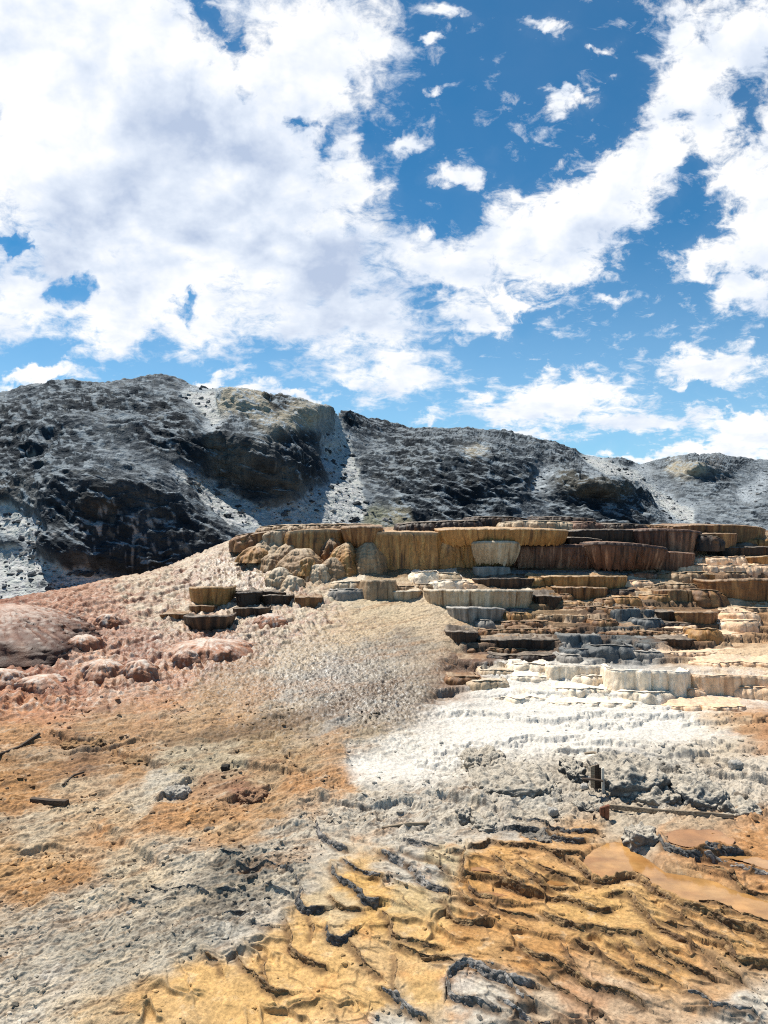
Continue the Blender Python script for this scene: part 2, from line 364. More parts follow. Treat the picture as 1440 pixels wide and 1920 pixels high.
# stain colours of the ground (photo point, how it looks in sun)
W=(248,243,234); C=(232,212,184); P=(218,160,118); RB=(156,90,60); O=(208,158,108); GO=(232,190,124); T=(198,156,112); GR=(168,163,156); GW=(212,206,196); DB=(112,82,56); BG=(118,126,130)
STAIN = [
 (-200,1300,P),(-200,1500,T),(-200,1800,GW),(1600,1800,GO),(1600,1500,GW),(1600,1250,C),(1600,1100,T),(700,2100,GO),(200,2100,GW),(1200,2100,T),
 (30,1160,RB),(70,1190,RB),(120,1150,(206,150,116)),(60,1225,RB),(200,1130,(214,164,132)),(260,1110,C),(350,1060,C),(420,1040,C),(480,1070,C),(300,1150,C),(450,1170,C),(560,1150,C),(400,1200,P),(200,1180,(206,150,116)),(150,1200,RB),
 (30,1270,(212,140,100)),(150,1260,P),(110,1280,(196,128,92)),(250,1270,(216,166,132)),(330,1260,(216,158,112)),(440,1260,(182,140,94)),(560,1230,(205,182,150)),(620,1270,(184,176,166)),(700,1230,(172,162,146)),(560,1290,(180,172,160)),
 (760,1200,(165,152,135)),(480,1310,T),(300,1320,(214,156,106)),(100,1320,(222,160,114)),(30,1330,(220,156,106)),(400,1290,(190,150,104)),(200,1235,P),(280,1220,(176,115,80)),
 (50,1380,O),(200,1370,T),(350,1370,(200,165,124)),(500,1390,(188,160,120)),(620,1350,GR),(700,1330,(168,158,144)),(760,1300,(150,135,115)),(640,1400,T),(560,1340,(190,168,138)),(420,1345,(206,165,118)),(690,1380,(180,160,130)),
 (700,1430,W),(770,1400,W),(860,1340,W),(950,1330,W),(1000,1290,W),(1150,1290,W),(1250,1340,W),(1100,1380,W),(900,1400,W),(960,1260,W),(1080,1260,W),(1150,1330,W),(1020,1350,W),(820,1440,(236,230,220)),
 (1300,1280,(240,216,188)),(1400,1290,(236,196,160)),(1400,1340,(205,158,112)),(1440,1350,(190,140,95)),(1350,1390,(214,200,180)),(1250,1400,GW),(1340,1330,(226,196,160)),
 (1380,1225,(238,208,170)),(1440,1225,(238,208,170)),(1320,1240,(236,205,168)),(1420,1180,(216,170,122)),(1340,1185,(170,130,90)),(1300,1210,(150,115,82)),
 (900,1230,(120,85,60)),(860,1270,(135,100,72)),(820,1310,(150,122,95)),(790,1340,(165,145,120)),(860,1300,(170,140,115)),
 (1000,1180,DB),(1100,1170,DB),(950,1200,DB),(940,1220,DB),(1060,1150,(160,128,90)),(1000,1150,(170,140,100)),(1200,1220,BG),(1150,1205,BG),(1090,1220,BG),(1200,1160,(112,112,108)),(1250,1180,DB),
 (1050,1100,(150,110,62)),(1250,1110,(150,112,72)),(1350,1060,(190,152,116)),(1350,1100,(140,104,66)),(1300,1075,(200,160,122)),(1420,1150,(190,145,98)),(1240,1140,(140,112,78)),
 (640,1110,(228,212,184)),(720,1140,(226,206,172)),(780,1160,(228,206,172)),(860,1185,(214,190,160)),(820,1120,(228,210,184)),(640,1180,(222,196,158)),(720,1175,(214,190,155)),
 (520,1050,(214,186,148)),(560,1080,(200,170,132)),(640,1040,(150,115,75)),(750,1040,(140,105,62)),(880,1040,(150,120,82)),(1000,1040,(100,72,50)),(1200,1040,(120,85,66)),(1400,1020,(150,115,80)),(700,985,(190,160,130)),(1000,980,(150,120,95)),(1300,985,(120,95,72)),
 (50,1440,(178,135,90)),(150,1430,(150,112,80)),(250,1440,T),(300,1480,GW),(420,1425,(200,186,160)),(350,1440,(205,192,168)),(450,1480,(165,122,98)),(400,1470,(185,150,120)),(560,1430,(196,165,125)),(560,1470,O),(640,1470,O),(700,1490,GW),(650,1520,GW),(760,1480,GW),(850,1480,GW),(500,1455,(196,170,138)),
 (1000,1500,GW),(1250,1480,GW),(1400,1450,(220,210,196)),(940,1440,GW),(1100,1440,(200,190,176)),(1200,1440,GR),(1000,1530,(206,196,180)),(1200,1530,(206,192,172)),(1300,1540,(205,180,150)),
 (50,1560,(208,193,172)),(150,1520,(226,206,178)),(20,1490,(200,150,95)),(200,1580,O),(100,1620,(216,172,118)),(300,1550,(206,158,110)),(350,1530,(210,160,106)),(420,1560,(214,180,140)),(500,1520,(200,160,116)),(550,1570,GW),(50,1680,(205,158,106)),(130,1650,(204,156,104)),(250,1650,(214,200,178)),(350,1620,(214,206,194)),(600,1600,GW),(30,1630,(216,172,120)),(230,1540,(220,196,164)),(260,1520,(226,214,196)),(430,1540,(206,160,112)),
 (50,1750,(200,192,182)),(150,1720,GW),(300,1700,(192,186,176)),(400,1700,(150,144,136)),(450,1650,(150,150,146)),(500,1640,(176,172,166)),(480,1720,(212,206,198)),(250,1780,(192,186,176)),(200,1820,(188,184,176)),(100,1830,(208,204,200)),(30,1880,(220,214,206)),(350,1760,(180,178,172)),(300,1800,(206,200,190)),(60,1800,(200,194,184)),(420,1745,(200,198,194)),(150,1770,(190,184,174)),(540,1660,(206,200,190)),
 (380,1830,GO),(500,1800,GO),(450,1880,GO),(600,1830,GO),(200,1900,(214,190,155)),(300,1870,(222,184,126)),(560,1750,GO),(620,1690,(216,196,160)),(680,1650,(226,182,108)),(720,1700,(228,184,112)),(800,1750,GO),(800,1850,GO),(700,1880,GO),(120,1900,(220,208,190)),
 (900,1640,(222,168,94)),(950,1700,(218,164,92)),(1000,1640,(226,176,104)),(930,1600,(222,170,96)),(1000,1590,(216,166,100)),(1100,1700,(226,180,104)),(1200,1730,(222,178,108)),(1300,1720,(222,174,108)),(1250,1800,(220,170,100)),(1400,1760,(214,166,100)),(1350,1850,(206,168,124)),(900,1780,(214,166,100)),(1000,1800,(208,154,84)),(900,1880,GW),(1000,1880,(200,180,156)),(1100,1880,(210,168,130)),(1200,1890,(206,176,144)),(1400,1895,GW),(730,1905,GW),(860,1840,(206,198,190)),
 (1420,1600,(206,150,90)),(1300,1570,(200,142,80)),(800,1590,GW),(850,1560,GW),(950,1555,(196,188,178)),(750,1640,(206,200,190)),(780,1640,(200,196,190)),(820,1620,(214,196,160)),(760,1560,GW),(1100,1600,(212,164,104)),(780,1680,(216,190,140)),(880,1740,(200,150,88)),
]
# ================================================================ GROUND
QG = 1.0        # photo points between grid lines
MIN = mineral('sinter_ground', var=.38, scale=20, bump=.75, bscale=34, dist=.03, fine=150, fdist=.007, wetrough=.30, speck=.45, grain=True)

def stain_grid(pts, x0, x1, y0, y1, step=8, sig=36.0):
    gx = np.arange(x0, x1+step, step, dtype=float); gy = np.arange(y0, y1+step, step, dtype=float)
    P_ = np.array([(p[0], p[1]) for p in pts], float)
    V_ = np.array([np.concatenate([lin(p[2]), p[3:]]) if not np.isscalar(p[2]) else np.array(p[2:], float) for p in pts])
    acc = np.zeros((len(gy), len(gx), V_.shape[1])); wt = np.zeros((len(gy), len(gx)))
    for p, v in zip(P_, V_):
        r2 = ((gx[None]-p[0])**2+((gy[:, None]-p[1])*1.25)**2)/sig**2
        w = 1/(r2**2.2+.02)
        acc += w[..., None]*v; wt += w
    return acc/wt[..., None], gx, gy

def smooth_poly(pts, step):
    P_ = np.array(pts, float); out = []
    n = len(P_)
    for i in range(n-1):
        p0 = P_[max(i-1, 0)]; p1 = P_[i]; p2 = P_[i+1]; p3 = P_[min(i+2, n-1)]
        k = max(2, int(np.linalg.norm((p2-p1))/step))
        t = np.linspace(0, 1, k, endpoint=False)[:, None]
        out.append(.5*((2*p1)+(-p0+p2)*t+(2*p0-5*p1+4*p2-p3)*t**2+(-p0+3*p1-3*p2+p3)*t**3))
    out.append(P_[-1:])
    return np.concatenate(out)

_cols_px = np.concatenate([np.arange(-500, -60, 12.), np.arange(-60, 1500, 1.35*QG), np.arange(1500, 1941, 12.)])
_prof = np.array(CTRL[720]); _prof = _prof[np.argsort(_prof[:, 0])]
_rows_py = np.concatenate([np.arange(2300, 1935, -4.), np.arange(1935, 1000, -.85*QG)])
_rows_Y = np.interp(_rows_py, _prof[:, 0], _prof[:, 1])
_rows_Y = np.concatenate([_rows_Y, np.arange(_rows_Y[-1]+.05, 40, .07), np.arange(40, 58, .5), [60, 66, 75, 90, 120, 180, 300, 600, 1200]])
NX, NY = len(_cols_px), len(_rows_Y)
gPX = np.broadcast_to(_cols_px[None], (NY, NX)).astype(F32)
gY = np.broadcast_to(_rows_Y[:, None], (NY, NX)).astype(F32)
gX = ((gPX-CX)/FOC*gY).astype(F32)
gB = base_z(gX, gY).astype(F32)
gPY = (CY+FOC*(ZC-gB)/gY).astype(F32)

def zone(poly, soft, nz=None):
    sd = poly_sd(gPX, gPY, poly)
    if nz is not None: sd = sd+nz
    return sstep(-soft, soft, sd).astype(F32)

nA = fbm2(gX*.9, gY*.9, 4); nB = fbm2(gX*3.1+40, gY*3.1, 4); nC = fbm2(gX*.35-9, gY*.35+5, 3)
near = (gY < 45).astype(F32)

Zw_poly = [(648,1448),(660,1425),(720,1405),(790,1388),(765,1358),(800,1330),(860,1300),(900,1272),(935,1245),(1000,1238),(1120,1244),(1250,1246),(1480,1262),(1480,1318),(1330,1322),(1300,1350),(1380,1370),(1330,1392),(1180,1398),(1060,1400),(920,1412),(880,1440),(800,1462),(720,1470),(660,1462)]
Zb_poly = [(860,1180),(960,1150),(1000,1115),(1120,1095),(1250,1060),(1330,1010),(1500,1000),(1500,1200),(1330,1215),(1310,1242),(1000,1240),(930,1250),(880,1285),(830,1320),(790,1330),(840,1240)]
Zl_poly = [(-500,1215),(-250,1190),(0,1120),(220,1075),(440,1008),(540,1060),(640,1120),(640,1170),(480,1230),(340,1300),(200,1335),(0,1350),(-500,1400)]
Zd_poly = [(560,1960),(240,1960),(300,1830),(420,1770),(560,1690),(600,1600),(640,1560),(800,1590),(880,1560),(1080,1540),(1220,1550),(1480,1530),(1960,1540),(1960,2100),(560,2100)]
mW = zone(Zw_poly, 26, 26*nB+26*nA)
mB = zone(Zb_poly, 22, 14*nA)
mL = zone(Zl_poly, 30, 14*nA)
mD = zone(Zd_poly, 26, 20*nA)
mW2 = np.clip(mW+zone([(1060,1330),(1500,1310),(1500,1420),(1080,1420)], 20), 0, 1)
mRock = zone([(840,1400),(1100,1395),(1460,1420),(1460,1560),(1250,1545),(1000,1560),(830,1560),(700,1580),(620,1560),(600,1500),(760,1470)], 26, 20*nA)
glit = np.exp(-(((gPX-620)/210)**2+((gPY-1270)/95)**2))+.7*np.exp(-(((gPX-460)/120)**2+((gPY-1075)/60)**2))+.5*np.exp(-(((gPX-740)/90)**2+((gPY-1330)/60)**2))+.35*np.exp(-(((gPX-300)/230)**2+((gPY-1230)/110)**2))
glit = np.clip(glit, 0, 1).astype(F32)

dz = np.zeros_like(gB)
def terrace(z, sh, warp, a, b):
    q = z/sh+warp; f = q-np.floor(q)
    s = sstep(a, b, f)
    riser = np.exp(-((f-(a+b)/2)/((b-a)*.5))**2)
    return sh*(s-f), riser
lob = fbm2(gX*.75, gY*.75, 3, mode=2); lob2 = fbm2(gX*2.6+3, gY*2.2, 3, mode=2)
sx = fbm2(gX*.30+11, gY*.6, 3)
# ledges of the brown and white staircase
lobx = fbm2(gX*.42+2, gY*.9, 3, mode=2)
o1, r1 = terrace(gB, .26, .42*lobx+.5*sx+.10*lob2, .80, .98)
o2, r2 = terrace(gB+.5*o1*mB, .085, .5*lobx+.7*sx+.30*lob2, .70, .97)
o3, r3 = terrace(gB, .15, .5*lobx+.7*sx+.16*lob2, .76, .97)
o4, r4 = terrace(gB+.6*o3, .05, .45*lob2+.8*lobx+.25*nB, .66, .97)
dz += mB*(1.0*o1+.95*o2)
dz += np.clip(mW2-mB, 0, 1)*(.85*o3+.95*o4)
# lobed humps of the pink mound, fluted down the slope
flo = fbm2(gX*.55+20, gY*.42, 3, mode=2)
o5, r5 = terrace(gB, .46, 1.5*flo+.5*nA, .42, .97)
o5b, r5b = terrace(gB+.4*o5, .17, 1.3*lob+.5*nB, .45, .97)
flute = pn2((gX*1.0+.35*gY)*7.0, (gY-.35*gX)*1.1)
fl2 = fbm2((gX*.86+gY*.5)*.9, (gY*.86-gX*.5)*5.5+nA, 4, mode=1)
dz += mL*(.50*o5+.18*o5b+.05*flute*(.3+r5)+.07*fl2+.02*nB)
# the rest: swells, small rimlets, grain
rest = np.clip(1-mB-mW2-mL, 0, 1)
dz += rest*(1-.75*mD)*(.11*nA+.03*nB)*near
o6, r6 = terrace(gB+.06*nA, .045, 1.6*lob2+1.1*nA+.5*fbm2(gX*7, gY*7, 2), .55, .96)
midleft = zone([(-500,1330),(0,1340),(260,1330),(700,1330),(760,1400),(640,1470),(600,1560),(450,1640),(250,1700),(0,1800),(-500,1850)], 40, 20*nA)
flow = fbm2((gX*.8+gY*.6)*1.1, (gY*.8-gX*.6)*3.4, 4, mode=1)           # flow ridges running down to the near side
flow2 = fbm2((gX*.86+gY*.5)*1.6, (gY*.86-gX*.5)*9.0+.8*nA, 4, mode=1)
dz += rest*(1-mD)*near*(.8*o6+midleft*.05*flow+.022*flow2)
dz += midleft*.10*np.clip(fbm2(gX*.7+5, gY*1.0-3, 3, mode=1)-.25, 0, 1)
dz += mRock*(.10*fbm2(gX*2.1, gY*2.1, 5, mode=2)+.05*nB)
rough = fbm2(gX*9, gY*9, 3)
dz += near*(.014+.05*glit+.012*mL+.014*mRock)*rough*(1-.6*mD)
crk = fbm2(gX*2.3+7, gY*2.3, 4, mode=1)
greyl = zone([(380,1640),(450,1600),(560,1620),(560,1700),(470,1760),(400,1780),(340,1790),(240,1740)], 30, 20*nA)
dz += greyl*.07*(np.clip(crk, -.2, 1))
dz += mD*.022*nB+mD*.012*fbm2(gX*5, gY*5, 3, mode=1)
# big rounded steps traced from the photo (hump edges on the near slope)
STEPS = [([(222,1412),(250,1425),(290,1440)], .16), ([(440,1437),(480,1445),(530,1452)], .14), ([(95,1380),(130,1392),(190,1398)], .14),
         ([(300,1500),(320,1487),(350,1470)], .12), ([(440,1500),(480,1490),(500,1478)], .12), ([(180,1560),(215,1575),(250,1602),(290,1620)], .10),
         ([(130,1410),(200,1405),(260,1395)], .10), ([(515,1385),(530,1410),(555,1420)], .10), ([(600,1502),(640,1510),(700,1512),(760,1500)], .10),
         ([(60,1600),(110,1590),(170,1600)], .08), ([(820,1490),(880,1500),(930,1515)], .10), ([(760,1600),(800,1612),(840,1630)], .08),
         ([(1050,1405),(1100,1398),(1180,1408),(1300,1412)], .10), ([(1180,1425),(1240,1440),(1300,1445),(1440,1462)], .14), ([(1280,1410),(1340,1425),(1440,1440)], .10)]
wx = (.055*fbm2(gX*2.2, gY*2.2+50, 3)).astype(F32); wy = (.055*fbm2(gX*2.2+90, gY*2.2, 3)).astype(F32)
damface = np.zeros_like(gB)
DAMXY = []
def add_step(pts, step, Lu, ridge, store=False):
    xy = np.array([ground_pt(*p)[:2] for p in pts])
    xs = [p[0] for p in pts]; ys = [p[1] for p in pts]
    rows = (_rows_Y > xy[:, 1].min()-1.0) & (_rows_Y < xy[:, 1].max()+1.0)
    r0, r1_ = np.nonzero(rows)[0][[0, -1]]
    c0 = np.searchsorted(_cols_px, min(xs)-130); c1 = np.searchsorted(_cols_px, max(xs)+130)
    sl = (slice(r0, r1_+1), slice(c0, c1))
    x = gX[sl]+wx[sl]; y = gY[sl]+wy[sl]
    best = np.full(x.shape, 1e9); sg = np.zeros(x.shape); over = np.zeros(x.shape)
    n = len(xy)
    for i in range(n-1):
        a = xy[i]; e = xy[i+1]-a; l2 = e@e
        t = ((x-a[0])*e[0]+(y-a[1])*e[1])/l2
        tc = np.clip(t, 0, 1)
        d = np.hypot(x-a[0]-tc*e[0], y-a[1]-tc*e[1])
        cr = e[0]*(y-a[1])-e[1]*(x-a[0])
        ov = np.zeros(x.shape)
        if i == 0: ov = np.maximum(ov, -t*math.sqrt(l2))
        if i == n-2: ov = np.maximum(ov, (t-1)*math.sqrt(l2))
        m = d < best
        best = np.where(m, d, best); sg = np.where(m, np.sign(cr), sg); over = np.where(m, ov, over)
    fade = np.exp(-(over/.22)**2)
    s = best*sg
    tri = np.clip(1-best/Lu, 0, 1)
    val = step*.5*tri*np.clip(s/.025, -1, 1)*fade
    val += ridge*np.exp(-(s/.05)**2)*fade
    dz[sl] += val
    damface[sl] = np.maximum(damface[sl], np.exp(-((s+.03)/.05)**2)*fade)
    if store: DAMXY.append(xy)
DAMS = [(p_, st*.66, w*.85, tn) for p_, st, w, tn in DAMS]
for pts, st, w, tone in DAMS: add_step(pts, st, .40, .012, True)
for pts, st in STEPS: add_step(pts, st, .7, 0)
# small scalloped pools of the golden terraces: flat cells with raised thin rims, drawn out along the dams
def worley(u, v):
    iu = np.floor(u).astype(np.int32); iv = np.floor(v).astype(np.int32)
    f1 = np.full(u.shape, 9., F32); f2 = f1.copy(); cu = np.zeros(u.shape, F32); cv = cu.copy()
    for du_ in (-1, 0, 1):
        for dv_ in (-1, 0, 1):
            h = PERM[(PERM[(iu+du_) & 255]+iv+dv_) & 255]
            qx = iu+du_+.5+.42*G2[h, 0]; qy = iv+dv_+.5+.42*G2[h, 1]
            d = np.hypot(u-qx, v-qy).astype(F32); m = d < f1
            f2 = np.where(m, f1, np.minimum(f2, d)); cu = np.where(m, qx, cu); cv = np.where(m, qy, cv); f1 = np.where(m, d, f1)
    return f1, f2, cu, cv
r7 = np.zeros_like(gB); r8 = np.zeros_like(gB)
kR = np.nonzero(_rows_Y < 15.0)[0][-1]+1
sub = (slice(0, kR), slice(None))
def cells(size_u, size_v, wamp, seed):
    X = gX[sub]+wamp*fbm2(gX[sub]*1.6+seed, gY[sub]*1.6, 3)+.05*nB[sub]; Y = gY[sub]+wamp*fbm2(gX[sub]*1.6+seed+50, gY[sub]*1.6, 3)+.04*fbm2(gX[sub]*6, gY[sub]*6+seed, 2)
    ca, sa = .80, -.60                       # long side runs away from the upper left to the lower right
    U = (X*ca+Y*sa)/size_u; V = (-X*sa+Y*ca)/size_v
    f1, f2, cu, cv = worley(U, V)
    cu = cu*size_u; cv = cv*size_v
    cx_ = cu*ca-cv*sa; cy_ = cu*sa+cv*ca
    e = (f2-f1)
    flat = (base_z(cx_, np.clip(cy_, 5, 50))-gB[sub])
    flat = np.clip(flat, -.09, .09)*sstep(.02, .16, e)
    return flat.astype(F32), e
pA = sstep(-.28, .15, fbm2(gX[sub]*.7+60, gY[sub]*.7, 3)); pB = sstep(-.12, .22, fbm2(gX[sub]*1.2+90, gY[sub]*1.2, 3))
fl1, e1 = cells(.80, .34, .22, 3); fl2, e2 = cells(.36, .17, .12, 17)
rim1 = np.exp(-(e1/.050)**2)*pA; rim2 = np.exp(-(e2/.075)**2)*pB
mm_ = mD[sub]
dz[sub] += mm_*(.80*fl1*pA+.030*rim1+.6*fl2*pB*(1-.6*pA)+.016*rim2)
r7[sub] = rim1*mm_*sstep(-.5, .2, nB[sub]+.4*nA[sub]); r8[sub] = rim2*mm_*.8*sstep(-.4, .3, nB[sub])
# pools sunk level
POOLXY = []
for k, (poly, c) in enumerate(POOLS):
    w = zone(poly, 6, 7*nB)
    L = ZC+POOL_Z[k] if POOL_Z[k] is not None else float((gB+dz)[w > .6].mean())
    POOLXY.append((w, L, c))
    tgt = L-.05+.012*nB
    dz = dz*(1-w)+(tgt-gB)*w
    mD = np.maximum(mD, w); r7 = r7*(1-w); r8 = r8*(1-w)
gZ = (gB+dz).astype(F32)

# ---- stains, with some shade and glints painted in
sg_, sgx, sgy = stain_grid(STAIN, -520, 1960, 960, 2320)
fs0 = fbm2((gX*.86+gY*.5)*.35, (gY*.86-gX*.5)*2.2, 4)
wpx = gPX+34*nA+16*nB+7*rough+60*fs0; wpy = gPY-26*fs0*np.clip((gPY-1200)/300, 0, 1)+16*nA*np.clip((gPY-1000)/300, .2, 1)+8*nB
gC = bilin(sg_, sgx, sgy, wpx, wpy).astype(F32)
def mixc(c, k):
    global gC
    k = np.clip(k, 0, 1)[..., None]
    gC = gC*(1-k)+np.asarray(lin(c), F32)*k
mott = fbm2(gX*2.0, gY*2.0+31, 5, g=.62); mott2 = fbm2(gX*5+3, gY*5, 4, g=.6)
mixc((170,100,66), mL*np.clip(r5*1.0+.7*r5b-.25, 0, .7)*sstep(-.25, .3, mott))
mixc((244,232,218), mL*sstep(.05, .45, mott2+.5*mott)*.45)
lobs = fbm2((gX*.86+gY*.5)*.75+5, (gY*.86-gX*.5)*1.5, 4, g=.6); streak = fbm2((gX*.86+gY*.5)*2.0, (gY*.86-gX*.5)*11.0, 3)
mixc((178,112,74), mL*sstep(.0, .3, lobs+.25*streak)*.62*sstep(560, 200, gPX))
mixc((120,72,48), mL*sstep(.12, .5, streak+.5*lobs)*.55*sstep(620, 250, gPX))
mixc((248,236,224), mL*sstep(.14, .46, fbm2(gX*7+3, gY*4.5, 3)-.6*lobs)*.5)
mixc((92,58,40), mL*sstep(.16, .42, fbm2(gX*8+31, gY*5, 3)+.3*lobs)*.62)
mixc((205,142,76), (mD)*sstep(.05, .5, mott)*.5*(gPX > 560))
mixc((226,206,176), (mD)*sstep(.15, .55, mott2-.5*mott)*.4)
mixc((126,96,66), rest*(1-mD)*sstep(.12, .5, -mott2)*.42)
fu = gX*.86+gY*.5; fv = gY*.86-gX*.5
fs1 = fbm2(fu*.30+3, fv*1.7+.6*nA, 5, g=.6); fs2 = fbm2(fu*.9, fv*6.0+.8*nA, 4, g=.62)
lf = rest*(1-mD)*(gPX < 900)
mixc((206,160,114), lf*sstep(.02, .45, fs1+.3*fs2)*.55)
mixc((222,204,178), lf*sstep(.02, .45, -fs1+.3*fs2)*.5)
mixc((140,112,84), lf*sstep(.12, .5, fs2)*.55)
mixc((226,214,196), lf*sstep(.15, .5, -fs2)*.45)
mixc((225,212,192), rest*(1-mD)*sstep(.22, .55, mott2+.3*mott)*.45)
mixc((92,70,50), mB*np.clip(.55*r1+.45*r2, 0, 1)*sstep(-.6, .1, mott)*.6)  # risers of the brown ledges painted darker, standing in for their shade
mixc((196,140,84), mB*sstep(.1, .5, mott)*.35)
mixc((230,200,166), mW*sstep(.2, .6, mott+.3*mott2)*.30*sstep(1000, 1300, gPX))
mixc((96,90,84), mRock*sstep(.2, .5, -mott2)*.5)
mixc((112,110,106), greyl*sstep(.0, .45, -mott2+.3*crk)*.5)
mixc((112,82,52), mD*damface*.75)  # near faces of the dams darkened, their shade painted into the colour
gC = gC*(1+.20*mott2[..., None]+.10*mott[..., None])
band = poly_sd(gPX+10*nB, gPY+6*nA, [(750,1268),(690,1288),(600,1322),(500,1350),(400,1372),(310,1388),(310,1404),(420,1396),(520,1376),(620,1346),(700,1308),(756,1282)])
mixc((134,104,70), sstep(-10, 8, band)*.8)
fs3 = fbm2((gX*.86+gY*.5)*2.6, (gY*.86-gX*.5)*13.0+.8*nA, 3, g=.6)
mixc((88,64,46), lf*sstep(.14, .38, fs3+.35*fs1)*.5)
mixc((104,70,48), mL*sstep(.16, .42, fs3)*.5)
mixc((92,82,72), lf*sstep(.16, .40, fbm2(gX*9+70, gY*6, 3)+.2*fs2)*.34)
mixc((84,74,64), glit*sstep(-.05, .35, fbm2(gX*11, gY*7, 3))*.75)
mixc((240,238,236), glit*sstep(.12, .45, fbm2(gX*12+9, gY*8, 3))*.7)  # white glints of the wet slope painted into the colour
mixc((96,68,44), np.clip(.95*r7+.7*r8, 0, 1)*.85*(gPX > 540))
mixc((110,108,104), np.clip(.7*r7+.4*r8, 0, 1)*.7*(gPX <= 540))
gC = gC*(np.array([1.04, 1.0, .915], F32)+np.array([.03, 0, -.05], F32)*(sstep(760, 500, gPX)*sstep(1380, 1500, gPY))[..., None])
mixc((247,240,227), mW*.74*(1-.25*sstep(.1,.5,mott2)))
lum = (gC@np.array([.3, .55, .15], F32))[..., None]
gC = lum+(gC-lum)*(np.where(gPX < 900, .95, .90)+.0*mL)[..., None]
ALB = .66
wet = np.clip(glit*.9+.25*mL+.15*mB, 0, 1)
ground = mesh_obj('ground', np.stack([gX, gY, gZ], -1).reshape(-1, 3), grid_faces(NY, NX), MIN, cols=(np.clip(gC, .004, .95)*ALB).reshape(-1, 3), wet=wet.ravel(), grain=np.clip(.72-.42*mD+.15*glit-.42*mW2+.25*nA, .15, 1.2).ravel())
tag(ground, 'travertine slope stained orange, white and grey', kind='structure')

def gz_at(X, Y):
    X = np.asarray(X, float); Y = np.asarray(Y, float)
    px = CX+FOC*X/Y
    fi = np.interp(Y, _rows_Y, np.arange(NY)); fj = np.interp(px, _cols_px, np.arange(NX))
    i = np.minimum(fi.astype(int), NY-2); j = np.minimum(fj.astype(int), NX-2); a = fi-i; b = fj-j
    return (gZ[i, j]*(1-b)+gZ[i, j+1]*b)*(1-a)+(gZ[i+1, j]*(1-b)+gZ[i+1, j+1]*b)*a

def ground_d2(px, py):
    """distance at which the sight line meets the finished ground"""
    d = np.arange(7.0, 50, .01)
    k = np.nonzero(gz_at((px-CX)/FOC*d, d) >= ZC-(py-CY)/FOC*d)[0]
    return float(d[k[0]]) if len(k) else 40.0
# ================================================================ HILLS (one weathered slope behind the terraces)
HPTS = [
 (-300,1200,42),(-300,1000,52),(-300,900,58),(-300,800,70),(-300,745,92),
 (0,1200,42),(0,1110,45),(0,1050,50),(0,1000,53),(0,950,56),(0,900,60),(0,850,66),(0,800,74),(0,737,92),
 (80,1090,46),(80,1020,49),(80,960,52),(80,890,57),(80,800,70),(80,722,90),
 (150,1200,44),(150,1080,47),(150,1040,47.5),(150,950,49),(150,890,52),(150,850,60),(150,800,68),(150,719,90),
 (250,1080,49),(250,1030,49),(250,950,51),(250,890,55),(250,830,64),(250,760,80),(250,713,92),
 (300,1200,47),(300,1060,50),(300,1000,51),(300,940,53),(300,890,57),(300,850,63),(300,800,71),(300,750,82),(300,708,94),
 (400,1200,50),(400,1040,53),(400,990,56),(400,940,61),(400,905,64),(400,850,65),(400,815,66),(400,790,74),(400,770,78),(400,732,90),
 (440,940,63),(440,850,63.5),(440,820,65),(440,795,74),(440,750,79),(440,735,88),
 (500,1200,54),(500,1000,59),(500,948,63),(500,900,63),(500,850,63.5),(500,815,67),(500,790,76),(500,760,79),(500,738,88),
 (560,1000,62),(560,935,66),(560,900,67),(560,860,70),(560,835,77),(560,800,79),(560,757,85),
 (600,1000,63),(600,940,70),(600,900,76),(600,860,82),(600,820,84),(600,780,86),(600,764,88),
 (640,1200,58),(640,1000,66),(640,930,75),(640,880,83),(640,830,92),(640,800,98),(640,781,104),
 (720,1200,61),(720,1000,69),(720,950,76),(720,900,84),(720,850,96),(720,797,116),
 (800,1000,71),(800,950,77),(800,900,83),(800,850,95),(800,809,117),
 (870,1200,65),(870,1000,72),(870,960,77),(870,900,82),(870,860,88),(870,830,100),(870,806,118),
 (950,1000,73),(950,960,78),(950,900,83),(950,860,92),(950,816,119),
 (1020,1200,68),(1020,1000,75),(1020,960,80),(1020,900,88),(1020,860,100),(1020,828,120),
 (1100,1000,76),(1100,970,79),(1100,930,81),(1100,895,84),(1100,870,108),(1100,855,126),
 (1160,1000,76),(1160,970,79),(1160,930,82),(1160,905,85),(1160,885,108),(1160,862,132),
 (1220,1000,78),(1220,975,82),(1220,940,95),(1220,905,112),(1220,880,132),(1220,869,147),
 (1300,1200,72),(1300,980,84),(1300,940,100),(1300,917,110),(1300,895,113),(1300,870,117),(1300,854,152),
 (1360,980,84),(1360,935,102),(1360,900,118),(1360,857,152),
 (1440,1200,75),(1440,980,84),(1440,930,104),(1440,900,124),(1440,865,152),
 (1750,1200,78),(1750,980,84),(1750,900,120),(1750,872,152),
]
CREST = [(-400,748),(-200,745),(0,737),(35,729),(70,722),(140,719),(210,715),(280,711),(300,707),(330,711),(370,725),(410,732),(480,737),(530,745),(575,757),(612,765),(622,770),(630,780),(660,783),(700,790),(750,800),(780,810),(820,809),(870,806),(920,811),(970,819),(1020,828),(1070,845),(1100,855),(1145,859),(1195,870),(1220,869),(1250,860),(1300,854),(1360,857),(1440,865),(1600,872),(1900,880)]
_ht = TPS([(p[0], p[1]*2.2) for p in HPTS], [math.log(p[2]) for p in HPTS], lam=1e-3, scale=300.0)
QH = 1.0
h_px = np.concatenate([np.arange(-380, -60, 10.), np.arange(-60, 1500, 1.45*QH), np.arange(1500, 1861, 10.)])
cr = np.array(CREST, float)
crest = np.interp(h_px, cr[:, 0], cr[:, 1])+1.2*pn2(h_px/9, 0*h_px)+1.6*pn2(h_px/31, 0*h_px+5)
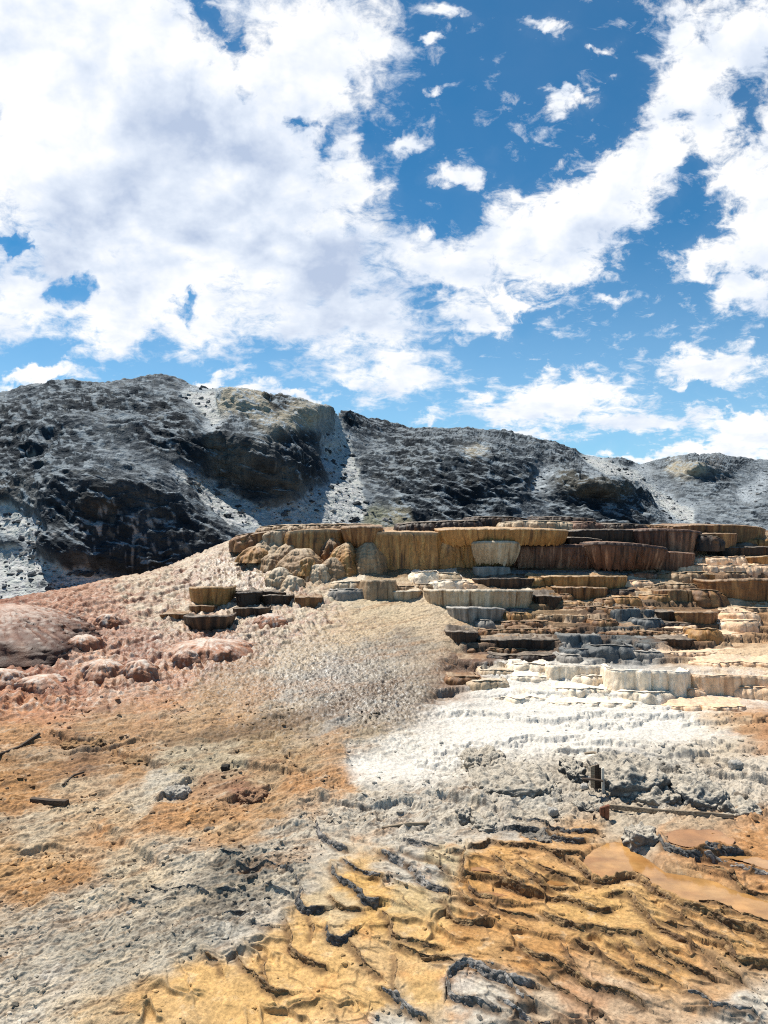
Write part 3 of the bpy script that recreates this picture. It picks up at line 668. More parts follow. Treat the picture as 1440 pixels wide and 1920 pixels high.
NT = int(330/QH); tt = np.linspace(0, 1, NT)
tt = tt**.92
HX = np.broadcast_to(h_px[None], (NT, len(h_px)))
HY = 1200+(crest[None]-1200)*tt[:, None]
hg_x = np.arange(-400, 1881, 6.); hg_y = np.arange(700, 1206, 3.)
_hd = _ht(hg_x[None]+0*hg_y[:, None], (hg_y[:, None]+0*hg_x[None])*2.2)
HD = np.exp(bilin(_hd, hg_x, hg_y, HX, HY))
# rock strength and colour, traced
# (x, y, colour, crag 0..1)
SL=(84,92,99); DK=(60,67,74); LG=(204,204,204); MG=(138,142,146); TN=(206,186,158); BR=(98,90,80)
HST = [
 (0,730,MG,.3),(60,735,MG,.4),(140,740,SL,.6),(220,725,MG,.4),(300,720,MG,.5),(360,745,LG,.2),(390,760,LG,.15),(30,780,DK,.9),(100,770,SL,.8),(170,760,DK,.9),(250,760,SL,.8),(320,770,DK,.9),(250,800,SL,.8),(180,810,MG,.6),(100,830,SL,.8),(40,850,DK,.9),(150,860,SL,.8),(230,850,MG,.6),(300,830,DK,1),(340,800,DK,1),(350,860,DK,.9),(290,900,MG,.5),
 (400,800,LG,.2),(420,770,TN,.7),(450,760,TN,.8),(490,770,TN,.8),(520,760,BR,.8),(545,790,TN,.7),(580,790,TN,.5),(600,800,(200,192,180),.4),(610,830,(198,198,198),.1),(440,810,SL,.8),(410,850,(150,140,126),.9),(450,870,(146,138,126),.9),(500,880,(118,116,112),1),(540,900,(140,134,124),.9),(480,930,(104,104,102),.9),(430,890,(128,120,108),.9),(520,920,(120,116,110),.9),(380,850,SL,.9),(560,850,DK,.9),(580,830,SL,.8),(580,880,DK,.8),
 (340,890,LG,.1),(390,920,LG,.1),(430,950,LG,.05),(480,965,LG,.1),(540,960,LG,.1),(600,940,LG,.1),(580,990,LG,.15),(400,970,MG,.4),(350,930,MG,.5),(310,915,MG,.5),(620,870,LG,.05),(640,820,LG,.05),(650,900,LG,.05),(640,960,LG,.1),(680,940,MG,.2),(700,965,(160,154,128),.2),(750,975,(166,152,124),.25),(720,930,MG,.4),
 (30,900,SL,.8),(20,930,BR,.7),(60,940,(150,146,140),.5),(20,980,LG,.1),(50,1000,LG,.05),(70,1010,LG,.1),(20,1030,MG,.6),(40,1060,LG,.1),(100,1070,LG,.1),(150,1080,(178,178,178),.15),(30,1100,(178,178,178),.15),(200,1085,MG,.2),
 (120,920,SL,.9),(130,980,DK,1),(150,1020,DK,1),(200,960,BR,.9),(220,1000,DK,1),(190,1035,SL,.8),(200,1025,SL,.8),(250,960,SL,.8),(270,1000,SL,.8),(290,1020,SL,.8),(300,990,DK,.9),(280,930,SL,.8),(330,960,SL,.7),(350,1000,DK,.9),(300,1050,DK,.9),(250,1050,DK,1),(120,1050,DK,.9),(380,1010,DK,.7),(270,945,(140,138,134),.6),
 (660,795,DK,.8),(700,800,DK,.7),(690,835,MG,.3),(670,850,MG,.35),(720,830,SL,.6),(760,830,DK,.8),(700,880,SL,.7),(730,900,DK,.8),(780,870,DK,.9),(830,840,SL,.8),(880,830,SL,.7),(890,850,TN,.5),(930,840,SL,.7),(850,880,SL,.9),(900,890,DK,1),(830,930,DK,1),(870,940,DK,.9),(940,880,SL,.9),(980,850,SL,.6),(1020,850,SL,.7),(1050,870,DK,.7),(780,940,SL,.7),(780,965,DK,.8),(850,975,DK,.6),(930,930,SL,.9),(970,900,SL,.8),
 (1000,960,MG,.4),(1010,910,LG,.2),(1030,890,LG,.25),(1060,900,(130,120,104),.9),(1100,915,(136,124,106),1),(1150,920,(120,112,96),1),(1200,940,SL,.8),(1120,955,SL,.9),(1060,950,SL,.8),(1200,960,DK,.7),(1090,880,SL,.5),
 (1110,865,LG,.1),(1150,880,LG,.05),(1170,862,SL,.6),(1200,885,LG,.1),(1210,915,LG,.05),(1240,935,LG,.05),(1280,955,LG,.1),(1250,900,MG,.3),(1290,930,MG,.5),(1240,870,SL,.5),(1300,860,DK,.6),(1260,885,TN,.8),(1300,885,TN,.8),(1340,890,(160,150,140),.7),(1350,915,SL,.6),(1320,905,MG,.6),(1380,865,DK,.5),(1400,890,MG,.3),(1400,930,LG,.2),(1350,950,MG,.5),(1420,960,SL,.5),(1330,970,MG,.4),(1430,900,LG,.2),(1435,870,MG,.4),(1480,900,MG,.3),
 (500,1100,MG,.3),(800,1100,MG,.3),(1200,1100,MG,.3),(-200,800,SL,.7),(-200,1000,MG,.4),(1700,900,MG,.4),
]
hs, hsx, hsy = stain_grid(HST, -400, 1880, 690, 1210, step=6, sig=22.0)
HXw = (HX-CX)/FOC*HD; HZw = ZC-(HY-CY)/FOC*HD
n1 = fbm3(HXw*.16, HD*.16, HZw*.2, 3); n2 = fbm3(HXw*.5, HD*.5, HZw*.5+8, 4)
samp = bilin(hs, hsx, hsy, HX+14*n1+7*n2, HY+8*n1+4*n2)
crag = np.clip(samp[..., 3], 0, 1)
cragd = sstep(.10, .80, crag+.10*n2)
n3_ = fbm3(HXw*1.6, HD*1.6, HZw*2.2+5, 3)
crag = np.clip(sstep(.20, .33, crag+.26*n2+.12*n1+.20*n3_), 0, 1)
GULLY = [[(628,772),(644,800),(658,850),(674,900),(690,950),(680,978),(600,988),(530,985),(566,955),(614,930),(632,890),(612,862),(608,836),(626,828)],
 [(330,885),(360,893),(420,922),(480,950),(540,958),(590,950),(600,990),(430,992),(396,962),(356,922)],
 [(1085,856),(1130,862),(1192,884),(1214,904),(1254,934),(1300,958),(1300,985),(1268,970),(1212,936),(1168,900),(1120,880)],
 [(340,738),(402,735),(417,790),(400,806),(385,780),(360,755)], [(-70,1048),(30,1030),(92,1060),(130,1074),(200,1086),(260,1095),(150,1150),(-70,1150)], [(-70,955),(30,953),(72,1000),(60,1016),(20,1004),(-70,995)]]
gul = np.zeros_like(crag)
for g_ in GULLY:
    x0, x1 = min(p[0] for p in g_)-30, max(p[0] for p in g_)+30; y0, y1 = min(p[1] for p in g_)-30, max(p[1] for p in g_)+30
    m_ = (HX > x0) & (HX < x1) & (HY > y0) & (HY < y1)
    gul[m_] = np.maximum(gul[m_], sstep(-3, 3, poly_sd(HX[m_], HY[m_], g_)+9*n2[m_]+5*n3_[m_]+4*n1[m_]))
crag = crag*(1-gul); cragd = cragd*(1-.6*gul)
samp[..., :3] = samp[..., :3]*(1-gul[..., None])+lin((232,226,214))*gul[..., None]
# back of the crest
rowsb = 7
Pm = np.stack([HXw, HD, HZw], -1)
bk = []
for i in range(1, rowsb+1):
    q = Pm[-1].copy(); q[:, 1] += i*i*1.2; q[:, 0] = (h_px-CX)/FOC*q[:, 1]*1.0; q[:, 2] -= .08*i*i*1.2+.2*i*i
    bk.append(q)
Pm = np.concatenate([Pm, np.array(bk)])
ex = lambda a: np.concatenate([a, np.repeat(a[-1:], rowsb, 0)])
crag = ex(crag); cragd = ex(cragd); samp = ex(samp)
du = np.gradient(Pm, axis=1); dv = np.gradient(Pm, axis=0)
Nn = np.cross(du, dv); Nn /= np.linalg.norm(Nn, axis=2)[..., None]+1e-9
# smooth the displacement direction: blend with the slope's mean facing
Nn = Nn*.5+np.array([0, -.75, .45]); Nn /= np.linalg.norm(Nn, axis=2)[..., None]
x, y, z = [Pm[..., i].astype(F32) for i in range(3)]
wz = fbm3(x*.12+4, y*.12, z*.12, 3)
big = fbm3(x*.085, y*.085, z*.11+2, 3, mode=2)
rid = fbm3(x*.17+wz, y*.17, z*.24+wz, 4, g=.5, mode=1)
bil = fbm3(x*.50, y*.50, z*.62+wz, 4, g=.5, mode=2)
fin = fbm3(x*1.9, y*1.9, z*1.9, 4, g=.6)
fin2 = fbm3(x*.8, y*.8, z*.9, 4, g=.55)
def led(q, a=.15, b=.8): f = q-np.floor(q); return sstep(a, b, f)-f
wq = fbm3(x*.22, y*.22, z*.22+7, 4)
strat = led(z*.55+1.1*wz+.9*wq+.08*x)
strat2 = led(z*1.6+2.0*wq+.35*fin2+.16*x)
vert = fbm3(x*.8, y*.8, z*.14+3, 4, mode=1)
ca_ = x*.93-z*.36; cc_ = z*.93+x*.36                      # along / across the folds of the old flowstone
fold = fbm3(ca_*.075+.5*wz, cc_*.30+.9*wz, y*.08, 4, g=.52, mode=1)
fold2 = fbm3(ca_*.24+9, cc_*1.05+1.1*wq, y*.2, 4, g=.55, mode=1)
sm = fbm3(ca_*.5, cc_*2.6+1.2*wq, y*.4, 4, g=.6)
hollow = np.clip(fbm3(x*.20+9, y*.20, z*.20, 3)-.30, 0, 1)*crag
disp = cragd*(1.25*big+.40*rid+.75*fold+.34*fold2+.16*sm+.42*strat+.15*strat2+.26*vert+.07*fin+.06*bil)+(1-cragd)*(.09*fin+.10*bil+.26*fin2+.18*fold2)
disp -= 1.8*hollow
fadeh = np.ones(disp.shape[0]); fadeh[-rowsb-3:] = np.linspace(.8, .3, rowsb+3)
Pd = Pm+Nn*(disp*fadeh[:, None])[..., None]
# colours: rock tone in crags, pale debris on the ledges that face up
du = np.gradient(Pd, axis=1); dv = np.gradient(Pd, axis=0)
Nd = np.cross(du, dv); Nd /= np.linalg.norm(Nd, axis=2)[..., None]+1e-9
up = Nd[..., 2]*np.sign(Nd[..., 2].mean())
C_ = samp[..., :3].copy()
g1 = fbm3(x*.8+3, y*.8, z*.8, 5, g=.62); g2 = fbm3(x*2.4, y*2.4, z*2.4, 4, g=.6)
vs = fbm3(x*1.6, y*1.6, z*.22, 4)
def hm(c, k):
    global C_
    k = np.clip(k, 0, 1)[..., None]; C_ = C_*(1-k)+np.asarray(lin(c))*k
warm = np.clip((samp[..., 0]-samp[..., 2])*6, 0, 1)
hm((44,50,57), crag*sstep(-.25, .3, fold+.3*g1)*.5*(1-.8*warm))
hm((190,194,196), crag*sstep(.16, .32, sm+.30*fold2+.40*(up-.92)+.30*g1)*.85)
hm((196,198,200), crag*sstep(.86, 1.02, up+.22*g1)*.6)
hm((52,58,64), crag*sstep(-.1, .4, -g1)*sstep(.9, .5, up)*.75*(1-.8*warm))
hm((186,180,170), crag*sstep(.18, .45, vs+.3*g1)*.5)
hm((118,106,92), crag*sstep(.1, .5, g1)*.3)
hm((78,84,90), (1-crag)*sstep(.20, .34, g2*.8+.7*g1)*.75)
dr = ex(np.exp(-(((HX-205)/110)**2+((HY-1000)/50)**2)))
hm((226,214,206), dr*crag*sstep(.10, .26, vs+.2*g1)*.85)
hm((150,140,128), dr*crag*sstep(.15, .35, -vs+.3*g1)*.5)
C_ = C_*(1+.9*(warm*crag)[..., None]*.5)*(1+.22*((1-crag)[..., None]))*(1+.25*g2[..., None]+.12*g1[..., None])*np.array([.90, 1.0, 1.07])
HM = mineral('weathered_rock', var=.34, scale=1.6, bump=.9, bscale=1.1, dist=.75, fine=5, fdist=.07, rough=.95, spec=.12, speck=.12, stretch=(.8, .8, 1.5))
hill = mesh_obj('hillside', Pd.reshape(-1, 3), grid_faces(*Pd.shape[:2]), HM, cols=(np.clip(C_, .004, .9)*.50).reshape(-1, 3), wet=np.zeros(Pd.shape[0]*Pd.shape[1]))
tag(hill, 'dark weathered rocky hillside with pale scree', kind='structure')
# ================================================================ TRAVERTINE TERRACES, DOMES, ROCKS
TM = mineral('travertine', var=.32, scale=9, bump=.55, bscale=16, dist=.035, fine=70, fdist=.010, rough=.8, wetrough=.35, spec=.3, stretch=(1, 1, .45), speck=.2)
RM = mineral('grey_crust_rock', var=.40, scale=14, bump=.7, bscale=22, dist=.04, fine=110, fdist=.010, rough=.92, spec=.2, speck=.3)
DM = mineral('rimstone', var=.42, scale=26, bump=.75, bscale=50, dist=.02, fine=180, fdist=.005, rough=.85, spec=.3, speck=.4)
PAL = {  # wall, light streak, dark streak, top crust
 'gold': ((198,144,82),(222,178,112),(96,62,32),(226,200,164)),
 'cream': ((226,198,160),(244,224,194),(146,112,78),(240,228,206)),
 'brown': ((152,106,64),(206,158,102),(64,43,26),(206,180,148)),
 'dark': ((66,50,38),(116,84,56),(30,25,22),(190,172,150)),
 'rust': ((130,88,66),(200,154,122),(46,32,26),(176,148,124)),
 'grey': ((172,164,152),(206,198,186),(98,96,92),(214,208,198)),
 'blue': ((116,120,120),(150,150,146),(60,64,66),(176,170,160)),
 'white': ((290,266,232),(294,280,256),(256,232,200),(266,258,244)),
 'peach': ((284,238,190),(290,258,222),(228,178,132),(244,218,188)),
 'pink': ((198,134,94),(234,200,174),(142,88,60),(238,206,180)),
 'rustred': ((122,72,46),(186,128,92),(54,32,22),(200,142,108)),
 'tan': ((186,150,110),(218,190,152),(116,86,58),(226,204,172)),
}
def pal_mix(pal, arc, hz, seed, s, strong=1.0, rimdark=0.0):
    b, l, k, t = [lin(c) for c in PAL[pal]]
    st = fbm2(arc*5.5+seed, hz*.5+seed, 4, g=.62); st2 = fbm2(arc*1.1+seed*2, hz*.8, 3)
    c = np.broadcast_to(b, st.shape+(3,)).copy()
    a = (sstep(.02, .36, st)*.85*strong)[..., None]; c = c*(1-a)+l*a
    a = (sstep(.05, .42, -st+.3*st2)*.95*strong)[..., None]; c = c*(1-a)+k*a
    a = (sstep(.1, .5, st2)*.35)[..., None]; c = c*(1-a)+l*a
    a = (sstep(.0, .4, fbm2(arc*.55+seed*3, hz*.5, 2))*.5)[..., None]; c = c*(1-a)+(.55*k+.45*b)*a
    if rimdark: a = (np.exp(-(s/.12)**2)*rimdark)[..., None]; c = c*(1-a)+k*a
    else: a = (np.exp(-(s/.045)**2)*.7)[..., None]; c = c*(1-a)+t*a
    return c

_tseed = [0]
def terrace_basin(rim, foot, d=None, bulge=.5, back=1.5, prof='bowl', pal='brown', label='', under=.3, flute=.05, rest=True, group='travertine terraces of the mound', rimdark=0.0, name='travertine_terrace', lobes=.10):
    _tseed[0] += 1; sd = _tseed[0]*7.31
    rim = np.array(rim, float); x0, x1 = rim[0, 0], rim[-1, 0]; xm = (x0+x1)/2
    if rest and group is not WALL:
        ds = [ground_d2(min(x0+(x1-x0)*q, 1600), foot) for q in (.2, .5, .8)]
        d = .6*ds[1]+.4*min(ds)+.12; bulge = bulge*(1.9 if group is STAIR else 1.3)
    if d is None: d = ground_d(xm, foot)
    dm = d+bulge*.6
    Wd = (x1-x0)/FOC*dm; X0 = (xm-CX)/FOC*dm
    n = int(np.clip(Wd/.022, 60, 420))
    t = np.linspace(-1, 1, n); e = 2.3
    t = np.sign(t)*(1-(1-np.abs(t))**1.25)
    fx = X0+t*Wd/2; fy = d+bulge*(1-(1-np.abs(t)**e)**(1/e))
    lobes = lobes*(1.5 if group is WALL else 2.1)
    ly = lobes*fbm2(fx*1.3+sd, fx*0+sd, 3, mode=2)+.025*fbm2(fx*5+sd, fx*0, 3)
    fy = fy-ly*np.clip((1-np.abs(t))*6, 0, 1)
    fpx = CX+FOC*fx/fy
    yr = np.interp(fpx, rim[:, 0], rim[:, 1])
    zr = ZC-(yr-CY)/FOC*fy
    zr = zr*.35+.65*(np.interp(t, [-1, 1], [zr[:n//4].mean(), zr[-n//4:].mean()])+ (zr.mean()-zr[:n//4].mean()*.5-zr[-n//4:].mean()*.5)*(1-t*t)*1.4)
    zr = zr+(.026 if group is WALL else .045)*fbm2(fx*2.6+sd, fx*0+1, 4)
    zf0 = ZC-(foot-CY)/FOC*d
    H = max(zr.mean()-zf0, .03)
    # outline with side returns
    m = 10
    zm = float(zr.mean()); ys = np.arange(d+.1, d+bulge+back, .05); gb_ = gz_at(X0*ys/d, ys)
    hit = np.nonzero(gb_ > zm-.01)[0]
    if len(hit): back = min(back, max(.25, ys[hit[0]]-d-bulge+.25))
    if group is not WALL: back = min(back, .5)
    by = d+bulge+back
    sxl = np.full(m, fx[0])+np.linspace(.02, 0, m); syl = np.linspace(by, fy[0]+.01, m)
    sxr = np.full(m, fx[-1])-np.linspace(0, .02, m); syr = np.linspace(fy[-1]+.01, by, m)
    ox = np.concatenate([sxl, fx, sxr]); oy = np.concatenate([syl, fy, syr]); oz = np.concatenate([np.full(m, zr[0]), zr, np.full(m, zr[-1])])
    no = len(ox)
    tx = np.gradient(ox); ty = np.gradient(oy)
    k = np.hanning(9); k /= k.sum()
    tx = np.convolve(np.pad(tx, 4, mode='edge'), k, 'valid'); ty = np.convolve(np.pad(ty, 4, mode='edge'), k, 'valid')
    ln = np.hypot(tx, ty)+1e-9; nx = ty/ln; ny = -tx/ln
    arc = np.cumsum(np.hypot(np.gradient(ox), np.gradient(oy)))
    NV = int(np.clip(H/.02, 14, 64))
    s = np.linspace(0, 1, NV)[:, None]
    A = arc[None]+0*s; SH = s*H+0*A
    if prof == 'bowl':
        o = .03*np.sin(np.clip(s/.14, 0, 1)*math.pi)*1.0+.03*np.clip(s/.1, 0, 1)-under*H*np.clip(s-.12, 0, 1)**1.5*(.75+.5*fbm2(A*.9+sd, A*0, 2))
    elif prof == 'wall':
        o = .03*np.clip(s/.08, 0, 1)+under*H*(s**1.5)*.6+.07*fbm2(A*.8+sd, SH*1.2, 3)
    else:  # cushion
        r = min(.45*H+.06, .3)
        o = r*np.sqrt(np.clip(1-(1-np.clip(s*1.25, 0, 1))**2, 0, 1))-r*.4+under*H*s**2*.5+.09*fbm2(A*1.6+sd, SH*2.4, 3, mode=2)+.03*fbm2(A*6+sd, SH*6, 3)
        o = o-under*H*.3*np.clip(s-.75, 0, 1)
    fl = fbm2(A*7+1.2*fbm2(A*1.3, SH*.6+sd, 2)+sd, SH*.8+sd, 4, g=.6, mode=1)
    env = np.clip(s*5, 0, 1)*(.35+.65*np.sin(np.clip(s, 0, 1)*math.pi)**.6)
    o = o+flute*np.clip(.65+1.5*fbm2(A*.7+sd*2, SH*.3, 2), .1, 1.7)*(fl-.2)*env+.012*fbm2(A*9+sd, SH*9, 3)
    zb = oz[None]-s*(oz-zf0)[None]
    if rest: zb = zb-(s**3)*.25
    else: zb = zb+(s**2)*H*.16*fbm2(A*6+sd, A*0+3, 3, mode=1)
    zb = zb+.006*fbm2(A*7, SH*7+sd, 2)*(s > 0)
    wx_ = ox[None]+nx[None]*o; wy_ = oy[None]+ny[None]*o
    rt = empty(name, (X0, d, zf0)); tag(rt, label, 'terrace', group)
    V = np.stack([wx_-X0, wy_-d, zb-zf0], -1)
    c = pal_mix(pal, A, SH, sd, s+0*A, rimdark=rimdark)
    mesh_obj('terrace_wall', V.reshape(-1, 3), grid_faces(NV, no), TM, cols=(c*ALB).reshape(-1, 3), wet=np.full(V.shape[0]*no, .45), parent=rt)
    # top shelf with a little rim lip
    K = 16; kk = np.concatenate([[0, .02, .05, .1], np.linspace(.16, 1, K-4)])[:, None]
    ty_ = fy[None]+kk*(by-fy)[None]; txx = fx[None]+0*kk
    tz = zr[None]+.012*np.sin(np.clip(kk/.05, 0, 1)*math.pi)-.012*sstep(.03, .1, kk)+.015*fbm2(txx*4+sd, ty_*4, 3)*np.clip(kk*10, 0, 1)
    follow = gz_at(txx, np.maximum(ty_, 7))+.03
    bl_ = sstep(.05, .9, kk)*(0.0 if group is WALL else 1.0)*(np.clip((1-np.abs(t))*5, .0, 1))[None]
    tz = tz*(1-bl_)+np.maximum(follow, tz-.25)*bl_
    tz = tz+(.03*fbm2(txx*3.3+sd, ty_*3.3, 4)+.02*fbm2(txx*9, ty_*9+sd, 3))*np.clip(kk*8, 0, 1)
    tcol = np.broadcast_to(lin(PAL[pal][3]), tz.shape+(3,)).copy()
    mm = (.25+sstep(-.2, .35, fbm2(txx*2+sd, ty_*2, 4))*.6)[..., None]; tcol = tcol*(1-mm)+lin(PAL[pal][0])*mm
    mesh_obj('terrace_top', np.stack([txx-X0, ty_-d, tz-zf0], -1).reshape(-1, 3), grid_faces(K, n), TM, cols=(tcol*ALB).reshape(-1, 3), wet=np.full(K*n, .3), parent=rt)
    return rt

def led1(q):
    f = q-np.floor(q); return sstep(.1, .5, f)-f
def dome(cx, top, foot, hw, d=None, frost=0.0, flare=.34, pal='tan', label='', flute=.06, power=2.3, depth=1.0, name='travertine_dome', lump=.15, lean=0.0, group='rounded travertine domes'):
    _tseed[0] += 1; sd = _tseed[0]*5.17
    if d is None: d = ground_d(cx, foot)
    hw = hw*1.15; r = hw/FOC*d; dc = d+r*depth; X0 = (cx-CX)/FOC*d; zf = ZC-(foot-CY)/FOC*d; H = ZC-(top-CY)/FOC*dc*.985-zf
    n, NV = int(np.clip(r*6.3/.025, 72, 220)), int(np.clip(H/.022, 24, 70))
    a = np.linspace(0, 2*math.pi, n, endpoint=False)[None]; s = np.linspace(.0, 1, NV)[:, None]
    rad = r*((1.27-flare)*(1-(1-s)**power)**(1/power)+flare*s**2.2)
    ca, sa = np.cos(a), np.sin(a)
    q = fbm3(ca*rad*2.2+sd, sa*rad*2.2, s*H*2+sd, 3, mode=2)
    fl = fbm2(a/(2*math.pi)*round(r*6.3*5)*1.0+sd+0*s, s*H*.8, 3, mode=1)
    lob_ = fbm3(ca*1.1+sd, sa*1.1, s*1.3+sd, 2)
    rad = rad*(1.1+.45*lob_)+lump*q*np.sqrt(s)+.03*led1(s*H/.16+lob_*2+.5*q)+flute*(fl-.2)*np.sin(np.clip(s, 0, 1)*math.pi*.9)**.7
    z = H*(1-s)+.02*q*(s < .8)-(s**4)*.15+lump*.5*q*(1-s)
    V = np.stack([rad*ca+lean*z, rad*sa*depth+r*depth, z+0*a], -1)
    arc = a*r+0*s
    c = pal_mix(pal, arc, s*H+0*a, sd, s+0*a, strong=.9)
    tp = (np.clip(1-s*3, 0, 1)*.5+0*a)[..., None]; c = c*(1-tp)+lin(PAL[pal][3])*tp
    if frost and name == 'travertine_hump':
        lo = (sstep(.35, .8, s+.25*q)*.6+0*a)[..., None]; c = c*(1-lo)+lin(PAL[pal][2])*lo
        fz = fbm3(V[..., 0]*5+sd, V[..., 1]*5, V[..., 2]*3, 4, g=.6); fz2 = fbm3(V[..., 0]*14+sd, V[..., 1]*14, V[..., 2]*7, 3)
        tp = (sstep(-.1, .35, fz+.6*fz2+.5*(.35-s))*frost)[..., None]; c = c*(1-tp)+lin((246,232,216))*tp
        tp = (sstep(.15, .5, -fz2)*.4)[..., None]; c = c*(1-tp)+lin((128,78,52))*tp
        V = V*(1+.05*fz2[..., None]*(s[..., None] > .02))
    f = grid_faces(NV, n).tolist(); f += [[i*n+n-1, i*n, (i+1)*n, (i+1)*n+n-1] for i in range(NV-1)]
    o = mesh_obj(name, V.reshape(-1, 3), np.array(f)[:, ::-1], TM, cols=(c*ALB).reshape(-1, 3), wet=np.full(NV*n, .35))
    o.location = (X0, d, zf)
    return tag(o, label, 'rock dome', group)

def outcrop(x0, x1, top, foot, depth, label, d=None, sq=3.2, rock=((172,162,146),(118,114,108)), crust=(228,216,196), seed=1, lump=.22, name='rock_outcrop', cat='rock', group='grey rock outcrops', embed=.25, tilt=0.0, res=1.0, crk=.10, mat=None):
    xm = (x0+x1)/2
    if d is None: d = ground_d(xm, foot)
    hx = (x1-x0)/2/FOC*d; X0 = (xm-CX)/FOC*d; zf = ZC-(foot-CY)/FOC*d
    zt = ZC-(top-CY)/FOC*(d+depth*.55); H = zt-zf; hz = (H+embed)/2; hy = depth/2
    nu, nv = int(160*res), int(90*res)
    u = np.linspace(0, 2*math.pi, nu, endpoint=False)[None]; v = np.linspace(-math.pi/2, math.pi/2, nv)[:, None]
    sp = lambda w, e: np.sign(w)*np.abs(w)**e
    e = 2/sq
    x = hx*sp(np.cos(v), e)*sp(np.cos(u), e); y = hy*sp(np.cos(v), e)*sp(np.sin(u), e); z = hz*sp(np.sin(v), e)+0*u
    fr = 1.4/max(min(hx, hz), .05)*.8; sc = min(hx, hz, hy)
    sd = seed*3.77
    nrm = np.stack([x/hx**2, y/hy**2, z/hz**2], -1); nrm /= np.linalg.norm(nrm, axis=2)[..., None]+1e-9
    a = fbm3(x*1.7+sd, y*1.7, z*1.7+sd, 3, mode=2); b = fbm3(x*5+sd, y*5, z*5, 4, mode=2); c = fbm3(x*14, y*14+sd, z*14, 3); rg = fbm3(x*3.1+sd, y*3.1, z*2.0, 4, mode=1)
    cell = fbm3(x*fr+sd, y*fr, z*fr, 2)
    D = sc*lump*2.2*cell+lump*(.55*a*min(1, sc*2)+.32*b)+.018*c-crk*np.clip(rg-.25, 0, 1)
    V = np.stack([x, y, z], -1)+nrm*D[..., None]
    V[..., 2] += tilt*V[..., 0]
    du = np.gradient(V, axis=1); dv = np.gradient(V, axis=0); N_ = np.cross(du, dv); N_ /= np.linalg.norm(N_, axis=2)[..., None]+1e-9
    up = N_[..., 2]
    C1, C2, CC = lin(rock[0]), lin(rock[1]), lin(crust)
    k = sstep(-.25, .35, fbm3(x*2.3+sd, y*2.3, z*1.2, 4))[..., None]; col = C1*(1-k)+C2*k
    k = (sstep(.22, .60, up+.25*b)*.88)[..., None]; col = col*(1-k)+CC*k
    k = (sstep(.2, .5, fbm3(x*4+sd, y*4, z*1.0, 4))*.35)[..., None]; col = col*(1-k)+CC*k
    col = col*(1+.2*b[..., None])
    V[..., 2] += hz-embed; V[..., 1] += hy
    f = grid_faces(nv, nu).tolist(); f += [[i*nu+nu-1, i*nu, (i+1)*nu, (i+1)*nu+nu-1] for i in range(nv-1)]
    o = mesh_obj(name, V.reshape(-1, 3), np.array(f), mat or RM, cols=(np.clip(col, .01, .9)*ALB).reshape(-1, 3), wet=np.zeros(nu*nv))
    o.location = (X0, d, zf)
    return tag(o, label, cat, group)

T = terrace_basin
# --- the tall wall at the back, from its hazy end to the far one
WALL = 'tall terraces along the crest'; STAIR = 'stepped terraces below the crest'
T([(484,990),(520,984),(640,982),(700,984)], 1004, d=33.4, bulge=.5, back=2.2, prof='cushion', pal='tan', label='long thin crusted shelf capping the crest beside the scree gully', under=.2, group=WALL)
T([(440,1006),(470,998),(496,1000)], 1024, d=32.2, bulge=.6, back=1.6, prof='cushion', pal='brown', label='small brown cap at the very end of the crest', group=WALL, flute=.06)
T([(468,1004),(500,994),(515,997)], 1018, d=32.0, bulge=.5, back=1.4, prof='bowl', pal='brown', label='brown bowl tucked under the thin crest shelf', group=WALL)
T([(497,1000),(515,992),(538,993)], 1012, d=31.8, bulge=.45, back=1.4, prof='cushion', pal='cream', label='pale crusted cap between two brown crest bowls', group=WALL)
T([(536,1000),(560,993),(600,992),(642,993)], 1088, d=31.4, bulge=.5, back=3.0, prof='wall', pal='gold', label='golden brown wall of merged columns behind the rounded cones', under=.45, flute=.09, group=WALL)
T([(690,998),(740,997),(800,998),(840,999)], 1088, d=30.6, bulge=.35, back=4.5, prof='wall', pal='gold', label='tall golden wall streaked with dark vertical drip lines', under=.10, flute=.10, group=WALL)
T([(641,988),(680,985),(716,988)], 1032, d=30.4, bulge=.8, back=4, prof='bowl', pal='brown', label='jutting brown basin with a double lip and drips beneath', under=.5, flute=.09, rest=False, group=WALL)
T([(820,1000),(850,996),(900,1020),(962,1022)], 1086, d=30.7, bulge=.25, back=3.5, prof='wall', pal='gold', label='olive and cream striped columns below the wide golden bowl', under=.10, flute=.13, group=WALL)
T([(824,994),(850,991),(940,990),(1030,991),(1067,996)], 1027, d=29.9, bulge=.9, back=3.5, prof='bowl', pal='gold', label='wide smooth bowl turning from gold to cream along its lip', under=.55, flute=.05, rest=False, group=WALL)
T([(887,1017),(900,1014),(950,1014),(976,1016)], 1063, d=29.75, bulge=.5, back=1.6, prof='bowl', pal='cream', label='cream tub with fine hanging ribs under the gold and cream bowl', under=.40, flute=.09, rest=False, group=WALL)
T([(890,1064),(920,1062),(957,1064)], 1086, d=29.9, bulge=.35, back=1.4, prof='wall', pal='grey', label='grey base block under the ribbed cream tub', flute=.05, group=WALL)
T([(955,1024),(1000,1021),(1060,1021),(1130,1022)], 1078, d=30.5, bulge=.35, back=3.2, prof='bowl', pal='rust', label='long dark wall of thin rust coloured stalactites', under=.28, flute=.13, rest=False, group=WALL, rimdark=.7)
T([(940,1070),(1000,1069),(1130,1071),(1190,1073)], 1082, d=30.1, bulge=.3, back=2.0, prof='cushion', pal='blue', label='flat grey ledge in the shade under the stalactites', group=WALL)
T([(1100,1020),(1120,1015),(1190,1017),(1230,1024),(1253,1030)], 1074, d=29.8, bulge=.8, back=3.0, prof='bowl', pal='rust', label='deep fluted bowl with pinkish ribs and a black lip', under=.5, flute=.12, rest=False, group=WALL, rimdark=.9)
